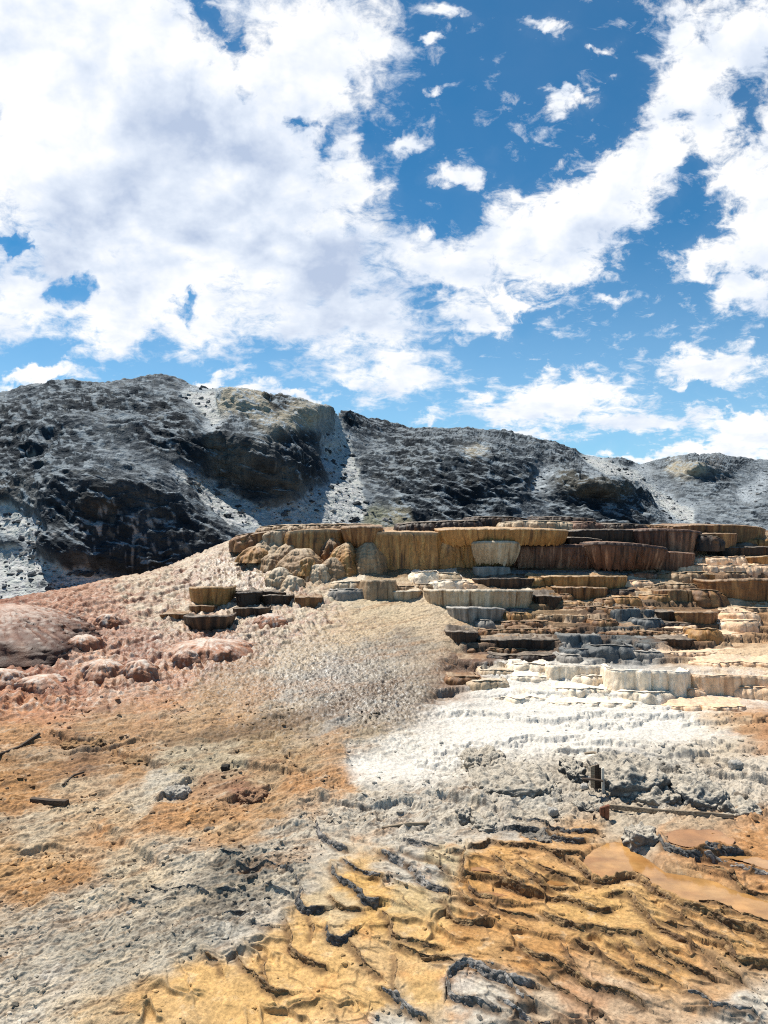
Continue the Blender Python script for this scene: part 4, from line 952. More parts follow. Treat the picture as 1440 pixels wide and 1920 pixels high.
T([(1225,1036),(1260,1033),(1303,1038)], 1060, d=30.5, bulge=.4, back=1.6, prof='bowl', pal='rust', label='reddish shelf projecting beside the deep fluted bowl', under=.3, group=WALL)
T([(1066,997),(1100,992),(1150,992),(1195,994)], 1018, d=31.9, bulge=.5, back=2.6, prof='bowl', pal='dark', label='black shaded bowl end next to the cream lip', under=.3, group=WALL, rimdark=.6)
T([(1188,994),(1230,991),(1290,992),(1316,999)], 1036, d=31.6, bulge=.7, back=2.6, prof='bowl', pal='rust', label='long dark ribbed bowl beneath the upper shelves', under=.32, flute=.09, group=WALL, rimdark=.6)
T([(1065,1008),(1095,1006),(1130,1013)], 1022, d=31.3, bulge=.3, back=1.4, prof='bowl', pal='dark', label='narrow dark step wedged under the black bowl end', group=WALL)
T([(940,981),(980,975),(1050,975),(1092,984)], 992, d=33.6, bulge=.6, back=3, prof='cushion', pal='cream', label='pale rounded shelf above the wide golden bowl', group=WALL, flute=.06)
T([(1075,980),(1110,976),(1130,984)], 994, d=33.4, bulge=.4, back=2.4, prof='cushion', pal='rust', label='reddish rounded shelf end beside the pale shelf', group=WALL)
T([(880,972),(905,968),(960,969),(990,973)], 984, d=35.0, bulge=.5, back=2.5, prof='cushion', pal='dark', label='thin dark shelf on the skyline with a bright edge', group=WALL)
T([(1008,970),(1060,967.5),(1116,974)], 981, d=35.2, bulge=.5, back=2.5, prof='cushion', pal='dark', label='highest slim shelf of the crest against the hillside', group=WALL)
T([(745,984),(780,979),(850,977),(898,976)], 996, d=33.5, bulge=.5, back=3, prof='cushion', pal='dark', label='dark shelf with a white crusted top above the streaked wall', group=WALL)
T([(1130,984),(1165,980),(1213,985)], 994, d=33.4, bulge=.5, back=2.5, prof='cushion', pal='dark', label='small dark cap above the black bowl end', group=WALL)
T([(1205,984),(1240,985),(1280,987)], 995, d=33.8, bulge=.4, back=2.5, prof='cushion', pal='brown', label='low brown ledge linking two dark caps of the crest', group=WALL)
T([(1265,988),(1300,983),(1380,982),(1425,988),(1438,998)], 1006, d=33.2, bulge=.8, back=3, prof='bowl', pal='brown', label='broad olive brown shelf closing the crest', group=WALL, under=.25)
T([(1312,1001),(1340,999),(1383,1001)], 1016, d=32.0, bulge=.5, back=2, prof='bowl', pal='brown', label='brown basin under the broad olive shelf', group=WALL)
T([(1310,1004),(1330,1002),(1352,1010)], 1022, d=31.6, bulge=.4, back=1.6, prof='cushion', pal='dark', label='dark knob in the angle beside the long ribbed bowl', group=WALL)
STAIR = 'stepped terraces below the crest'
T([(1394,1001),(1420,1000),(1480,1000)], 1010, d=32.4, bulge=.4, back=2, prof='cushion', pal='tan', label='thin tan step at the far end of the crest', group=STAIR)
T([(1366,1014),(1400,1010),(1490,1009)], 1024, d=31.5, bulge=.4, back=2, prof='cushion', pal='gold', label='golden brown step under the thin tan step', group=STAIR)
T([(1306,1022),(1330,1020),(1360,1026)], 1034, d=31.0, bulge=.3, back=1.6, prof='cushion', pal='dark', label='dark stone shelf at the head of the pale path', group=STAIR)
T([(1324,1032),(1350,1026),(1400,1024),(1500,1025)], 1045, d=30.6, bulge=.5, back=2, prof='bowl', pal='dark', label='long dark bowl with a pale lip under the golden step', group=STAIR, under=.25)
T([(1297,1048),(1320,1044),(1400,1043)], 1060, d=30.0, bulge=.4, back=1.8, prof='cushion', pal='peach', label='peach stepped ledge below the long dark bowl', group=STAIR)
T([(1396,1046),(1420,1042),(1500,1042)], 1062, d=29.8, bulge=.3, back=1.8, prof='bowl', pal='gold', label='mossy gold block beside the peach ledge', group=STAIR)
T([(1258,1062),(1300,1058),(1350,1060),(1500,1060)], 1073, d=29.2, bulge=.4, back=1.8, prof='cushion', pal='peach', label='long flat peach ledge below the mossy gold block', group=STAIR)
T([(1238,1078),(1260,1072),(1300,1071),(1330,1074)], 1092, d=28.7, bulge=.4, back=1.5, prof='cushion', pal='tan', label='tan lumpy cushion with two brown drips', group=STAIR, flute=.08)
T([(1288,1078),(1310,1075),(1340,1077)], 1091, d=28.4, bulge=.3, back=1.2, prof='bowl', pal='gold', label='little golden bowl on the long peach ledge', group=STAIR)
T([(1328,1074),(1380,1070),(1410,1076)], 1084, d=28.6, bulge=.4, back=1.2, prof='cushion', pal='tan', label='round tan cushion behind the stained brown wall', group=STAIR)
T([(1398,1075),(1440,1074),(1500,1074)], 1083, d=28.4, bulge=.3, back=1.2, prof='cushion', pal='brown', label='low brown ledge crowning the stained brown wall', group=STAIR)
T([(1322,1091),(1350,1086),(1400,1084),(1510,1082)], 1134, d=27.4, bulge=.7, back=1.8, prof='bowl', pal='brown', label='big overhanging brown wall stained with ochre patches', group=STAIR, under=.25, flute=.06)
T([(1196,1100),(1240,1093),(1290,1093),(1320,1099)], 1112, d=27.8, bulge=.5, back=1.6, prof='cushion', pal='tan', label='sunlit lumpy shelf above a brown fluted block', group=STAIR, lobes=.2)
T([(1288,1106),(1320,1102),(1345,1106),(1362,1118)], 1138, d=26.9, bulge=.5, back=1.4, prof='cushion', pal='brown', label='bulging brown block with hanging flutes next to the stained wall', group=STAIR, flute=.09)
T([(1230,1108),(1260,1103),(1300,1108)], 1134, d=27.0, bulge=.4, back=1.4, prof='wall', pal='brown', label='shaded olive block left of the bulging brown block', group=STAIR, flute=.08)
T([(1202,1118),(1225,1112),(1264,1116)], 1130, d=26.8, bulge=.4, back=1.2, prof='cushion', pal='gold', label='round golden cushion at the foot of the olive block', group=STAIR)
T([(1145,1122),(1165,1117),(1198,1120)], 1136, d=26.8, bulge=.35, back=1.2, prof='cushion', pal='gold', label='knobbly golden cushion beneath the small dark steps', group=STAIR)
T([(1116,1124),(1132,1120),(1150,1123)], 1134, d=26.9, bulge=.3, back=1.2, prof='cushion', pal='brown', label='little brown boulder cushion among the steps', group=STAIR)
T([(1134,1110),(1150,1106),(1200,1104)], 1118, d=27.6, bulge=.3, back=1.2, prof='cushion', pal='dark', label='small dark steps under the golden lipped shelf', group=STAIR)
T([(1011,1083),(1030,1079),(1100,1078),(1178,1081)], 1110, d=28.3, bulge=.6, back=2.0, prof='bowl', pal='gold', label='golden lipped shelf running below the stalactite wall', group=STAIR, under=.25, flute=.06)
T([(1172,1077),(1200,1074),(1240,1077)], 1086, d=28.8, bulge=.3, back=1.5, prof='cushion', pal='pink', label='narrow pinkish shelf at the end of the golden lipped shelf', group=STAIR)
T([(1166,1089),(1190,1087),(1224,1090)], 1102, d=28.2, bulge=.35, back=1.2, prof='cushion', pal='peach', label='bright peach cushion against the golden lipped shelf', group=STAIR)
T([(1040,1102),(1065,1099),(1110,1100),(1140,1103)], 1126, d=27.4, bulge=.5, back=1.6, prof='bowl', pal='brown', label='brown basin with a glowing ochre lip below the golden shelf', group=STAIR, under=.25)
T([(1046,1115),(1062,1112),(1078,1116)], 1126, d=27.0, bulge=.3, back=1.0, prof='cushion', pal='brown', label='small brown knob in front of the ochre lipped basin', group=STAIR)
T([(988,1082),(1000,1080),(1020,1083)], 1098, d=28.6, bulge=.3, back=1.5, prof='cushion', pal='gold', label='short golden block at the start of the lipped shelf', group=STAIR)
T([(889,1087),(920,1083),(990,1084),(1012,1087)], 1104, d=28.8, bulge=.4, back=1.8, prof='bowl', pal='dark', label='low black shaded shelf behind the cream drip bowl', group=STAIR, rimdark=.4)
T([(970,1098),(985,1094),(1002,1098)], 1104, d=28.0, bulge=.25, back=1.0, prof='cushion', pal='brown', label='small sunlit brown cap before the black shelf', group=STAIR)
T([(798,1108),(830,1104),(900,1104),(960,1104),(1002,1109)], 1150, d=27.0, bulge=.8, back=1.8, prof='bowl', pal='cream', label='big cream bowl with a row of dripping ribs', group=STAIR, under=.32, flute=.08)
T([(990,1117),(1020,1114),(1052,1119)], 1139, d=26.6, bulge=.5, back=1.3, prof='bowl', pal='dark', label='dark brown bowl against the end of the cream drip bowl', group=STAIR, under=.25)
T([(841,1141),(860,1136),(910,1137),(948,1143)], 1172, d=25.9, bulge=.6, back=1.4, prof='bowl', pal='grey', label='pale grey bowl at the foot of the cream drip bowl', group=STAIR, under=.3, flute=.07)
T([(886,1164),(905,1160),(924,1164)], 1177, d=25.4, bulge=.35, back=.9, prof='cushion', pal='grey', label='small grey cushion beside the pale grey bowl', group=STAIR)
T([(930,1142),(970,1139),(1000,1144)], 1152, d=26.4, bulge=.3, back=1.2, prof='cushion', pal='blue', label='dark slate step under the end of the cream drip bowl', group=STAIR)
T([(772,1075),(795,1070),(820,1071)], 1098, d=28.8, bulge=.5, back=1.4, prof='cushion', pal='white', label='smooth white boulder shaped cushion under the streaked wall', group=STAIR, flute=.01)
T([(812,1076),(840,1072),(864,1078)], 1094, d=28.8, bulge=.5, back=1.4, prof='cushion', pal='cream', label='cream cushion touching the smooth white one', group=STAIR, flute=.01)
T([(800,1092),(835,1085),(876,1089)], 1108, d=28.0, bulge=.5, back=1.4, prof='cushion', pal='white', label='lower white cushion just above the cream drip bowl', group=STAIR, flute=.02)
T([(860,1094),(880,1090),(894,1096)], 1106, d=28.0, bulge=.3, back=1.0, prof='cushion', pal='peach', label='small peach cushion between white cushion and black shelf', group=STAIR)
T([(676,1090),(700,1086),(741,1089)], 1124, d=28.2, bulge=.4, back=1.6, prof='wall', pal='tan', label='smooth tan block below the tall golden wall', group=STAIR, flute=.02, under=.4)
T([(618,1094),(650,1089),(690,1090)], 1106, d=28.8, bulge=.4, back=1.6, prof='cushion', pal='cream', label='rounded cream shelf below the frosted dome', group=STAIR, flute=.02)
T([(616,1108),(645,1102),(680,1104),(690,1112)], 1126, d=27.8, bulge=.5, back=1.4, prof='cushion', pal='grey', label='smooth pale grey cushion beside the tan block', group=STAIR, flute=.02)
T([(733,1100),(750,1097),(778,1099)], 1110, d=28.0, bulge=.3, back=1.3, prof='cushion', pal='tan', label='thin tan slab above the cream apron', group=STAIR)
T([(722,1110),(745,1107),(790,1108)], 1128, d=27.4, bulge=.5, back=1.3, prof='bowl', pal='cream', label='cream ledge overhanging the sinter apron', group=STAIR, under=.3, flute=.02)
T([(778,1096),(800,1093),(815,1098)], 1108, d=28.2, bulge=.3, back=1.2, prof='cushion', pal='tan', label='tan rounded step beside the lower white cushion', group=STAIR)
T([(838,1184),(860,1180),(896,1186)], 1212, d=23.9, bulge=.5, back=1.2, prof='bowl', pal='dark', label='dark brown pocket bowl at the edge of the glittering slope', group=STAIR, under=.3)
# --- blue grey and brown steps above the white staircase
T([(1050,1192),(1070,1189),(1100,1189),(1126,1192)], 1220, d=23.3, bulge=.35, back=1.2, prof='wall', pal='blue', label='blue grey fluted block in the middle of the staircase', group=STAIR, flute=.04)
T([(1108,1212),(1130,1208),(1165,1208),(1188,1213)], 1239, d=22.5, bulge=.4, back=1.2, prof='cushion', pal='blue', label='rounded blue grey block right above the white ledges', group=STAIR, flute=.05)
T([(1060,1217),(1080,1214),(1108,1217)], 1232, d=22.7, bulge=.3, back=1.0, prof='cushion', pal='blue', label='low blue grey step in front of the fluted block', group=STAIR)
T([(1050,1229),(1070,1226),(1088,1230)], 1244, d=22.0, bulge=.3, back=.9, prof='cushion', pal='grey', label='small grey block touching the white ledges', group=STAIR)
T([(1148,1145),(1170,1141),(1200,1142)], 1166, d=25.6, bulge=.3, back=1.2, prof='wall', pal='blue', label='shaded slate block below the knobbly cushions', group=STAIR, flute=.03)
T([(1192,1146),(1215,1142),(1234,1145)], 1160, d=25.8, bulge=.3, back=1.1, prof='wall', pal='blue', label='square slate block beside the shaded slate block', group=STAIR, flute=.03)
T([(1188,1161),(1210,1158),(1242,1162)], 1176, d=25.0, bulge=.3, back=1.0, prof='cushion', pal='blue', label='rounded slate step under the square slate block', group=STAIR)
T([(1108,1163),(1130,1160),(1156,1164)], 1178, d=24.9, bulge=.3, back=1.0, prof='cushion', pal='brown', label='brown grey step in front of the shaded slate block', group=STAIR)
T([(1268,1150),(1300,1145),(1346,1148)], 1174, d=25.3, bulge=.4, back=1.2, prof='bowl', pal='brown', label='ochre brown wall between slate blocks and peach steps', group=STAIR, under=.15)
T([(1232,1147),(1252,1144),(1275,1149)], 1166, d=25.6, bulge=.3, back=1.1, prof='bowl', pal='dark', label='black niche block next to the square slate block', group=STAIR)
T([(1342,1166),(1370,1161),(1424,1163)], 1186, d=24.8, bulge=.5, back=1.2, prof='cushion', pal='peach', label='long peach cushion above the cream flats', group=STAIR, flute=.02)
T([(1358,1150),(1390,1146),(1422,1150)], 1164, d=25.6, bulge=.4, back=1.2, prof='cushion', pal='peach', label='upper peach cushion beneath the stained brown wall', group=STAIR, flute=.03)
T([(1298,1180),(1325,1176),(1350,1182)], 1202, d=24.0, bulge=.35, back=1.0, prof='cushion', pal='gold', label='ochre block at the corner of the cream flats', group=STAIR)
T([(1228,1199),(1250,1196),(1308,1199)], 1214, d=23.4, bulge=.35, back=1.1, prof='bowl', pal='dark', label='low black ledge leading to the cream flats', group=STAIR)
T([(1180,1206),(1200,1203),(1224,1207)], 1218, d=23.2, bulge=.3, back=1.0, prof='cushion', pal='blue', label='grey step between the rounded blue block and the black ledge', group=STAIR)
T([(1172,1222),(1200,1219),(1240,1223)], 1238, d=22.4, bulge=.3, back=1.0, prof='cushion', pal='grey', label='crumbly grey step over the white ledges', group=STAIR)
T([(890,1200),(930,1197),(1000,1197),(1054,1200)], 1222, d=23.2, bulge=.4, back=1.3, prof='bowl', pal='dark', label='long blackish ledge beside the blue grey fluted block', group=STAIR, under=.15, flute=.07)
T([(930,1168),(960,1164),(1030,1165)], 1176, d=25.0, bulge=.3, back=1.3, prof='cushion', pal='brown', label='thin brown ledge below the pale grey bowl', group=STAIR, lobes=.2)
T([(940,1150),(965,1146),(990,1150)], 1164, d=25.7, bulge=.3, back=1.0, prof='cushion', pal='gold', label='knobbly ochre lump at the start of the brown ledges', group=STAIR, lobes=.2)
T([(900,1182),(960,1178),(1050,1180)], 1192, d=24.3, bulge=.3, back=1.3, prof='cushion', pal='brown', label='thin brown ledge above the long blackish ledge', group=STAIR, lobes=.2)
T([(920,1230),(960,1227),(1040,1229)], 1242, d=22.3, bulge=.3, back=1.1, prof='cushion', pal='dark', label='thin dark ledge above the first white steps', group=STAIR)
# --- white staircase
WH = 'white ledges of the staircase'
T([(1143,1258),(1170,1255),(1240,1256),(1296,1261)], 1306, d=20.2, bulge=.5, back=1.4, prof='wall', pal='white', label='tallest smooth white ledge with faint flutes', group=WH, flute=.025, under=.15)
T([(1294,1268),(1320,1265),(1400,1266),(1500,1268)], 1308, d=20.0, bulge=.5, back=1.4, prof='wall', pal='peach', label='peach tinted continuation of the tallest white ledge', group=WH, flute=.03, under=.15)
T([(1028,1250),(1060,1246),(1110,1247),(1148,1252)], 1278, d=21.2, bulge=.4, back=1.2, prof='wall', pal='white', label='white ledge of soft columns before the tallest ledge', group=WH, flute=.05)
T([(960,1246),(990,1242),(1032,1246)], 1262, d=21.8, bulge=.35, back=1.1, prof='cushion', pal='white', label='low white ledge where the white flow begins', group=WH, flute=.04)
T([(1160,1298),(1200,1294),(1258,1298)], 1318, d=19.2, bulge=.4, back=1.0, prof='cushion', pal='white', label='low white step at the foot of the tallest ledge', group=WH, flute=.03)
T([(1268,1295),(1295,1290),(1322,1296)], 1309, d=19.6, bulge=.35, back=.9, prof='cushion', pal='peach', label='rounded peach boulder cushion where two tall ledges meet', group=WH, flute=.01)
T([(1372,1292),(1400,1287),(1500,1288)], 1312, d=19.4, bulge=.4, back=1.0, prof='cushion', pal='peach', label='peach bulge against the frame under the peach ledge', group=WH, flute=.03)
T([(1078,1268),(1110,1264),(1146,1268)], 1288, d=20.6, bulge=.35, back=1.0, prof='cushion', pal='white', label='two soft white pillows below the column ledge', group=WH, flute=.03, lobes=.2)
T([(960,1270),(985,1266),(1026,1270)], 1282, d=20.6, bulge=.3, back=1.0, prof='cushion', pal='white', label='white pillow ledge left of the column ledge', group=WH, flute=.03)
T([(885,1278),(910,1274),(950,1277)], 1294, d=20.2, bulge=.35, back=1.0, prof='cushion', pal='cream', label='cream block where brown steps turn white', group=WH, flute=.05)
T([(900,1258),(925,1254),(965,1258)], 1270, d=21.2, bulge=.3, back=1.0, prof='cushion', pal='cream', label='cream step above the brown to white turn', group=WH, flute=.05)
T([(840,1270),(865,1266),(900,1270)], 1284, d=20.6, bulge=.3, back=1.0, prof='cushion', pal='brown', label='brown step at the rim of the glittering slope', group=WH, flute=.06)
T([(1040,1292),(1080,1288),(1140,1292)], 1304, d=19.8, bulge=.3, back=1.0, prof='cushion', pal='white', label='long low white step under the soft pillows', group=WH, flute=.03, lobes=.2)
T([(1186,1125),(1234,1122),(1282,1123),(1330,1126)], 1136, bulge=.35, back=1.0, prof='cushion', pal='tan', label='low lit ledge running in front of the golden cushions', flute=.05, lobes=.22, group=STAIR)
T([(1350,1141),(1400,1138),(1450,1139),(1500,1142)], 1150, bulge=.35, back=1.0, prof='cushion', pal='tan', label='thin tan ledge below the big stained wall at the frame', flute=.05, lobes=.22, group=STAIR)
T([(1040,1139),(1103,1136),(1166,1137),(1230,1140)], 1147, bulge=.35, back=1.0, prof='cushion', pal='brown', label='long thin brown ledge under the knobbly cushions', flute=.05, lobes=.22, group=STAIR)
T([(1000,1155),(1040,1152),(1080,1153),(1120,1156)], 1163, bulge=.35, back=1.0, prof='cushion', pal='tan', label='crumbly lit ledge before the slate blocks', flute=.05, lobes=.22, group=STAIR)
T([(1240,1191),(1300,1188),(1360,1189),(1420,1192)], 1198, bulge=.35, back=1.0, prof='cushion', pal='peach', label='long thin peach ledge at the top of the cream flats', flute=.05, lobes=.22, group=STAIR)
T([(1120,1186),(1176,1183),(1233,1184),(1290,1187)], 1193, bulge=.35, back=1.0, prof='cushion', pal='brown', label='thin dark brown ledge behind the fluted blue grey block', flute=.05, lobes=.22, group=STAIR)
T([(960,1179),(1023,1176),(1086,1177),(1150,1180)], 1187, bulge=.35, back=1.0, prof='cushion', pal='brown', label='wide thin ledge crossing the middle of the brown stairs', flute=.05, lobes=.22, group=STAIR)
T([(860,1217),(906,1214),(953,1215),(1000,1218)], 1225, bulge=.35, back=1.0, prof='cushion', pal='brown', label='thin brown ledge dropping towards the glittering slope', flute=.05, lobes=.22, group=STAIR)
T([(1226,1225),(1284,1222),(1342,1223),(1400,1226)], 1232, bulge=.35, back=1.0, prof='cushion', pal='peach', label='faint peach ledge on the cream flats', flute=.05, lobes=.22, group=STAIR)
T([(1300,1243),(1366,1240),(1433,1241),(1500,1244)], 1252, bulge=.35, back=1.0, prof='cushion', pal='peach', label='long low peach ledge just above the peach tinted wall', flute=.05, lobes=.22, group=STAIR)
T([(850,1243),(886,1240),(923,1241),(960,1244)], 1251, bulge=.35, back=1.0, prof='cushion', pal='brown', label='last brown ledge before the cream step', flute=.05, lobes=.22, group=STAIR)
T([(1010,1131),(1056,1128),(1103,1129),(1150,1132)], 1138, bulge=.35, back=1.0, prof='cushion', pal='gold', label='golden crumb ledge at the foot of the ochre lipped basin', flute=.05, lobes=.22, group=STAIR)
T([(1180,1169),(1220,1166),(1260,1167),(1300,1170)], 1177, bulge=.35, back=1.0, prof='cushion', pal='dark', label='dark thin ledge between slate step and ochre wall', flute=.05, lobes=.22, group=STAIR)
T([(1020,1319),(1080,1316),(1140,1317),(1200,1320)], 1327, bulge=.35, back=1.0, prof='cushion', pal='white', label='thin white ledge low on the bright apron', flute=.05, lobes=.22, group=WH)
T([(900,1309),(953,1306),(1006,1307),(1060,1310)], 1316, bulge=.35, back=1.0, prof='cushion', pal='white', label='thin white ledge on the near edge of the bright apron', flute=.05, lobes=.22, group=WH)
T([(1240,1325),(1300,1322),(1360,1323),(1420,1326)], 1334, bulge=.35, back=1.0, prof='cushion', pal='peach', label='soft tan ledge under the peach bulges', flute=.05, lobes=.22, group=STAIR)
# --- bowls on the pink mound
MB_ = 'bowls set into the pink mound'
T([(354,1102),(380,1099),(410,1099),(433,1101)], 1141, d=26.6, bulge=.7, back=1.2, prof='bowl', pal='gold', label='sharp edged brown tub standing on the pink mound', group=MB_, under=.3, flute=.04)
T([(428,1109),(470,1106),(533,1112)], 1122, d=27.4, bulge=.3, back=1.4, prof='bowl', pal='dark', label='flat black shelf behind the black tub', group=MB_, rimdark=.6)
T([(443,1111),(465,1109),(487,1110)], 1138, d=26.6, bulge=.45, back=1.2, prof='bowl', pal='dark', label='black tub beside the sharp edged brown tub', group=MB_, rimdark=.6, under=.15)
T([(485,1117),(515,1114),(546,1117)], 1135, d=26.5, bulge=.5, back=1.2, prof='bowl', pal='dark', label='low black basin with a frosted white rim', group=MB_)
T([(356,1136),(380,1134),(402,1137)], 1148, d=26.0, bulge=.35, back=1.0, prof='bowl', pal='brown', label='thin brown lip right under the sharp edged tub', group=MB_)
T([(437,1141),(465,1138),(502,1140)], 1156, d=25.6, bulge=.5, back=1.1, prof='bowl', pal='dark', label='dark oval bowl below the black tub', group=MB_, under=.5)
T([(344,1156),(380,1152),(432,1155)], 1186, d=24.0, bulge=.8, back=1.1, prof='bowl', pal='dark', label='deep dark hollow bowl lowest of its cluster', group=MB_, under=.6)
T([(302,1152),(325,1149),(352,1152)], 1164, d=25.0, bulge=.5, back=1.0, prof='bowl', pal='brown', label='shallow brown bowl before the deep dark hollow', group=MB_, under=.5)
dome(503, 1153, 1172, 23, pal='pink', label='rusty pink hump under the dark oval bowl', flute=0.1, power=2.0, depth=0.9, lump=.10, frost=.8, name='travertine_hump', group=MB_)
T([(553,1121),(575,1117),(602,1121)], 1137, d=26.2, bulge=.5, back=1.1, prof='bowl', pal='brown', label='speckled brown bowl near the sinter apron', group=MB_, under=.3)
dome(379, 1202, 1232, 60, pal='pink', label='long rusty hump with white frosted crest', flute=0.16, power=2.0, depth=0.9, lump=.10, frost=.8, name='travertine_hump', group=MB_)
dome(344, 1222, 1245, 20, pal='pink', label='white capped lump before the long rusty hump', flute=0.12, power=2.0, depth=0.9, lump=.10, frost=.8, name='travertine_hump', group=MB_)
dome(181, 1241, 1272, 33, pal='pink', label='round pink hump half way down the mound', flute=0.14, power=2.0, depth=0.9, lump=.10, frost=.8, name='travertine_hump', group=MB_)
dome(251, 1241, 1274, 24, pal='pink', label='fluted pink hump facing the orange slope', flute=0.16, power=2.0, depth=0.9, lump=.10, frost=.8, name='travertine_hump', group=MB_)
dome(145, 1193, 1216, 24, pal='pink', label='orange brown hump below the frosted ridge', flute=0.14, power=2.0, depth=0.9, lump=.10, frost=.8, name='travertine_hump', group=MB_)
dome(195, 1153, 1176, 19, pal='pink', label='rusty lump with white frosting beneath a small cave', flute=0.14, power=2.0, depth=0.9, lump=.10, frost=.8, name='travertine_hump', group=MB_)
dome(-96, 1138, 1228, 176, pal='rustred', label='big rust red hump with long brown flutes', flute=.24, power=2.1, depth=.8, lump=.10, frost=.5, flare=.42, name='travertine_hump', group=MB_)
dome(-96, 1138, 1228, 176, pal='rustred', label='big rust red hump with long brown flutes', flute=.24, power=2.1, depth=.8, lump=.10, frost=.5, flare=.42, name='travertine_hump', group=MB_)
dome(60, 1269, 1292, 34, pal='pink', label='broad orange hump low on the pink mound', flute=0.14, power=2.0, depth=0.9, lump=.10, frost=.8, name='travertine_hump', group=MB_)
dome(-15, 1259, 1290, 38, pal='pink', label='reddish hump cut by the frame edge', flute=0.14, power=2.0, depth=0.9, lump=.10, frost=.8, name='travertine_hump', group=MB_)
# --- domes and cones in front of the golden wall
dome(690, 1014, 1088, 30, d=30.10, pal='tan', label='tall frosted grey dome against the streaked wall', power=2.4, flute=.03, lump=.05)
dome(647, 1018, 1086, 30, d=30.00, pal='gold', label='pointed brown cone beside the frosted dome', power=1.7, flute=.06)
dome(620, 1008, 1076, 24, d=30.90, pal='brown', label='shaded brown cone set back behind the pointed one', power=2.0)
dome(621, 1046, 1085, 22, d=29.60, pal='tan', label='short tan cone in front of the shaded one', power=2.0)
dome(562, 1028, 1080, 32, d=29.90, pal='tan', label='layered tan dome with stacked crusts', power=2.6, lump=.14)
dome(596, 1058, 1090, 20, d=29.30, pal='cream', label='rough cream boulder dome below the layered dome', power=2.4, lump=.14)
dome(540, 1018, 1056, 24, d=31.10, pal='tan', label='tan fluted shoulder behind the layered dome', power=2.0, flute=.07)
dome(520, 1066, 1104, 26, d=28.90, pal='cream', label='cream rubbly dome at the foot of the cones', power=2.2, lump=.18)
dome(545, 1080, 1108, 18, d=28.60, pal='cream', label='small cream lump beside the rubbly dome', power=2.2, lump=.16)
dome(508, 1038, 1064, 18, d=30.70, pal='tan', label='small sunlit knob high beside the crest end', power=2.2, lump=.12)
dome(478, 1024, 1048, 26, d=31.10, pal='gold', label='ochre ribbed shoulder near the crest end', power=2.0, flute=.10)
dome(505, 1010, 1034, 26, d=31.50, pal='cream', label='frosted knob under the pale crusted cap', power=2.0, flute=.08)
dome(575, 1046, 1072, 14, d=29.50, pal='gold', label='golden nub leaning on the layered dome', power=2.2)
dome(780, 1030, 1088, 30, d=30.50, pal='gold', label='olive bulge merging into the streaked golden wall', power=2.2, flute=.05, depth=.5)
dome(845, 1010, 1086, 26, d=30.50, pal='gold', label='greenish rounded buttress under the golden bowl', power=2.4, flute=.04, depth=.5)
# --- grey crust outcrops with timber remains
outcrop(866, 962, 1407, 1446, 1.2, 'broken grey slab end with a dark cracked face above the crust', seed=2, lump=.14, crk=.2)
outcrop(888, 1062, 1440, 1496, 1.6, 'long overhanging grey outcrop below the cracked slab end', seed=3, lump=.2, crk=.12, rock=((160,152,140),(108,106,102)))
outcrop(1062, 1108, 1424, 1470, 1.0, 'dark rock beside the upright timber boards', seed=4, lump=.16, rock=((96,96,94),(66,74,80)))
outcrop(1134, 1274, 1418, 1500, 1.7, 'largest blue grey outcrop behind the thin pale post', seed=5, lump=.2, crk=.14, rock=((146,142,136),(96,100,102)))
outcrop(1196, 1290, 1466, 1512, 1.1, 'lumpy boulder at the foot of the largest outcrop', seed=6, lump=.2)
outcrop(1284, 1388, 1462, 1518, 1.2, 'bluish grey lump ending the row of outcrops', seed=7, lump=.2, rock=((130,132,132),(92,98,104)))
outcrop(1076, 1142, 1490, 1524, .8, 'cracked grey block in front of the timber boards', seed=8, lump=.10, sq=4.5, crk=.2, rock=((112,112,110),(72,76,80)))
outcrop(1352, 1450, 1490, 1532, 1.0, 'rubbly grey mass at the end of the long plank', seed=9, lump=.2)
outcrop(884, 948, 1526, 1560, .7, 'angular grey rock at the edge of the orange pools', seed=10, lump=.14, sq=4)
outcrop(853, 892, 1510, 1540, .6, 'small pale rock behind the angular grey one', seed=11, lump=.14, rock=((160,156,150),(120,120,118)))
outcrop(1180, 1250, 1432, 1452, .8, 'flat grey slab on top of the largest outcrop', seed=12, lump=.12)
outcrop(1290, 1345, 1440, 1470, .7, 'pale rounded rock above the bluish lump', seed=13, lump=.18, rock=((150,148,142),(120,120,118)))
outcrop(1030, 1062, 1478, 1500, .5, 'small rock left of the cracked grey block', seed=14, lump=.16)
outcrop(300, 352, 1472, 1500, .5, 'pale grey flow lip on the tan slope', seed=15, lump=.12, rock=((176,176,168),(150,152,146)), crust=(216,206,190))
outcrop(438, 500, 1478, 1512, .7, 'reddish brown hump on the tan slope', seed=16, lump=.2, rock=((140,100,78),(110,80,62)), crust=(190,150,116))
outcrop(224, 296, 1410, 1440, .9, 'dark crusted hump rising from the tan slope', seed=17, lump=.2, rock=((120,96,70),(80,64,50)), crust=(196,162,122))
outcrop(95, 195, 1378, 1408, 1.0, 'brown ridge hump near the half buried log', seed=18, lump=.2, rock=((128,96,66),(90,68,50)), crust=(200,160,116))
outcrop(980, 1046, 1560, 1586, .6, 'slate coloured knob between two small pools', seed=19, lump=.16, rock=((96,96,96),(60,64,68)), crust=(170,160,146))
outcrop(1180, 1250, 1545, 1588, .7, 'pale grey knob at the corner of the big pool', seed=20, lump=.2, rock=((150,148,142),(110,110,108)))
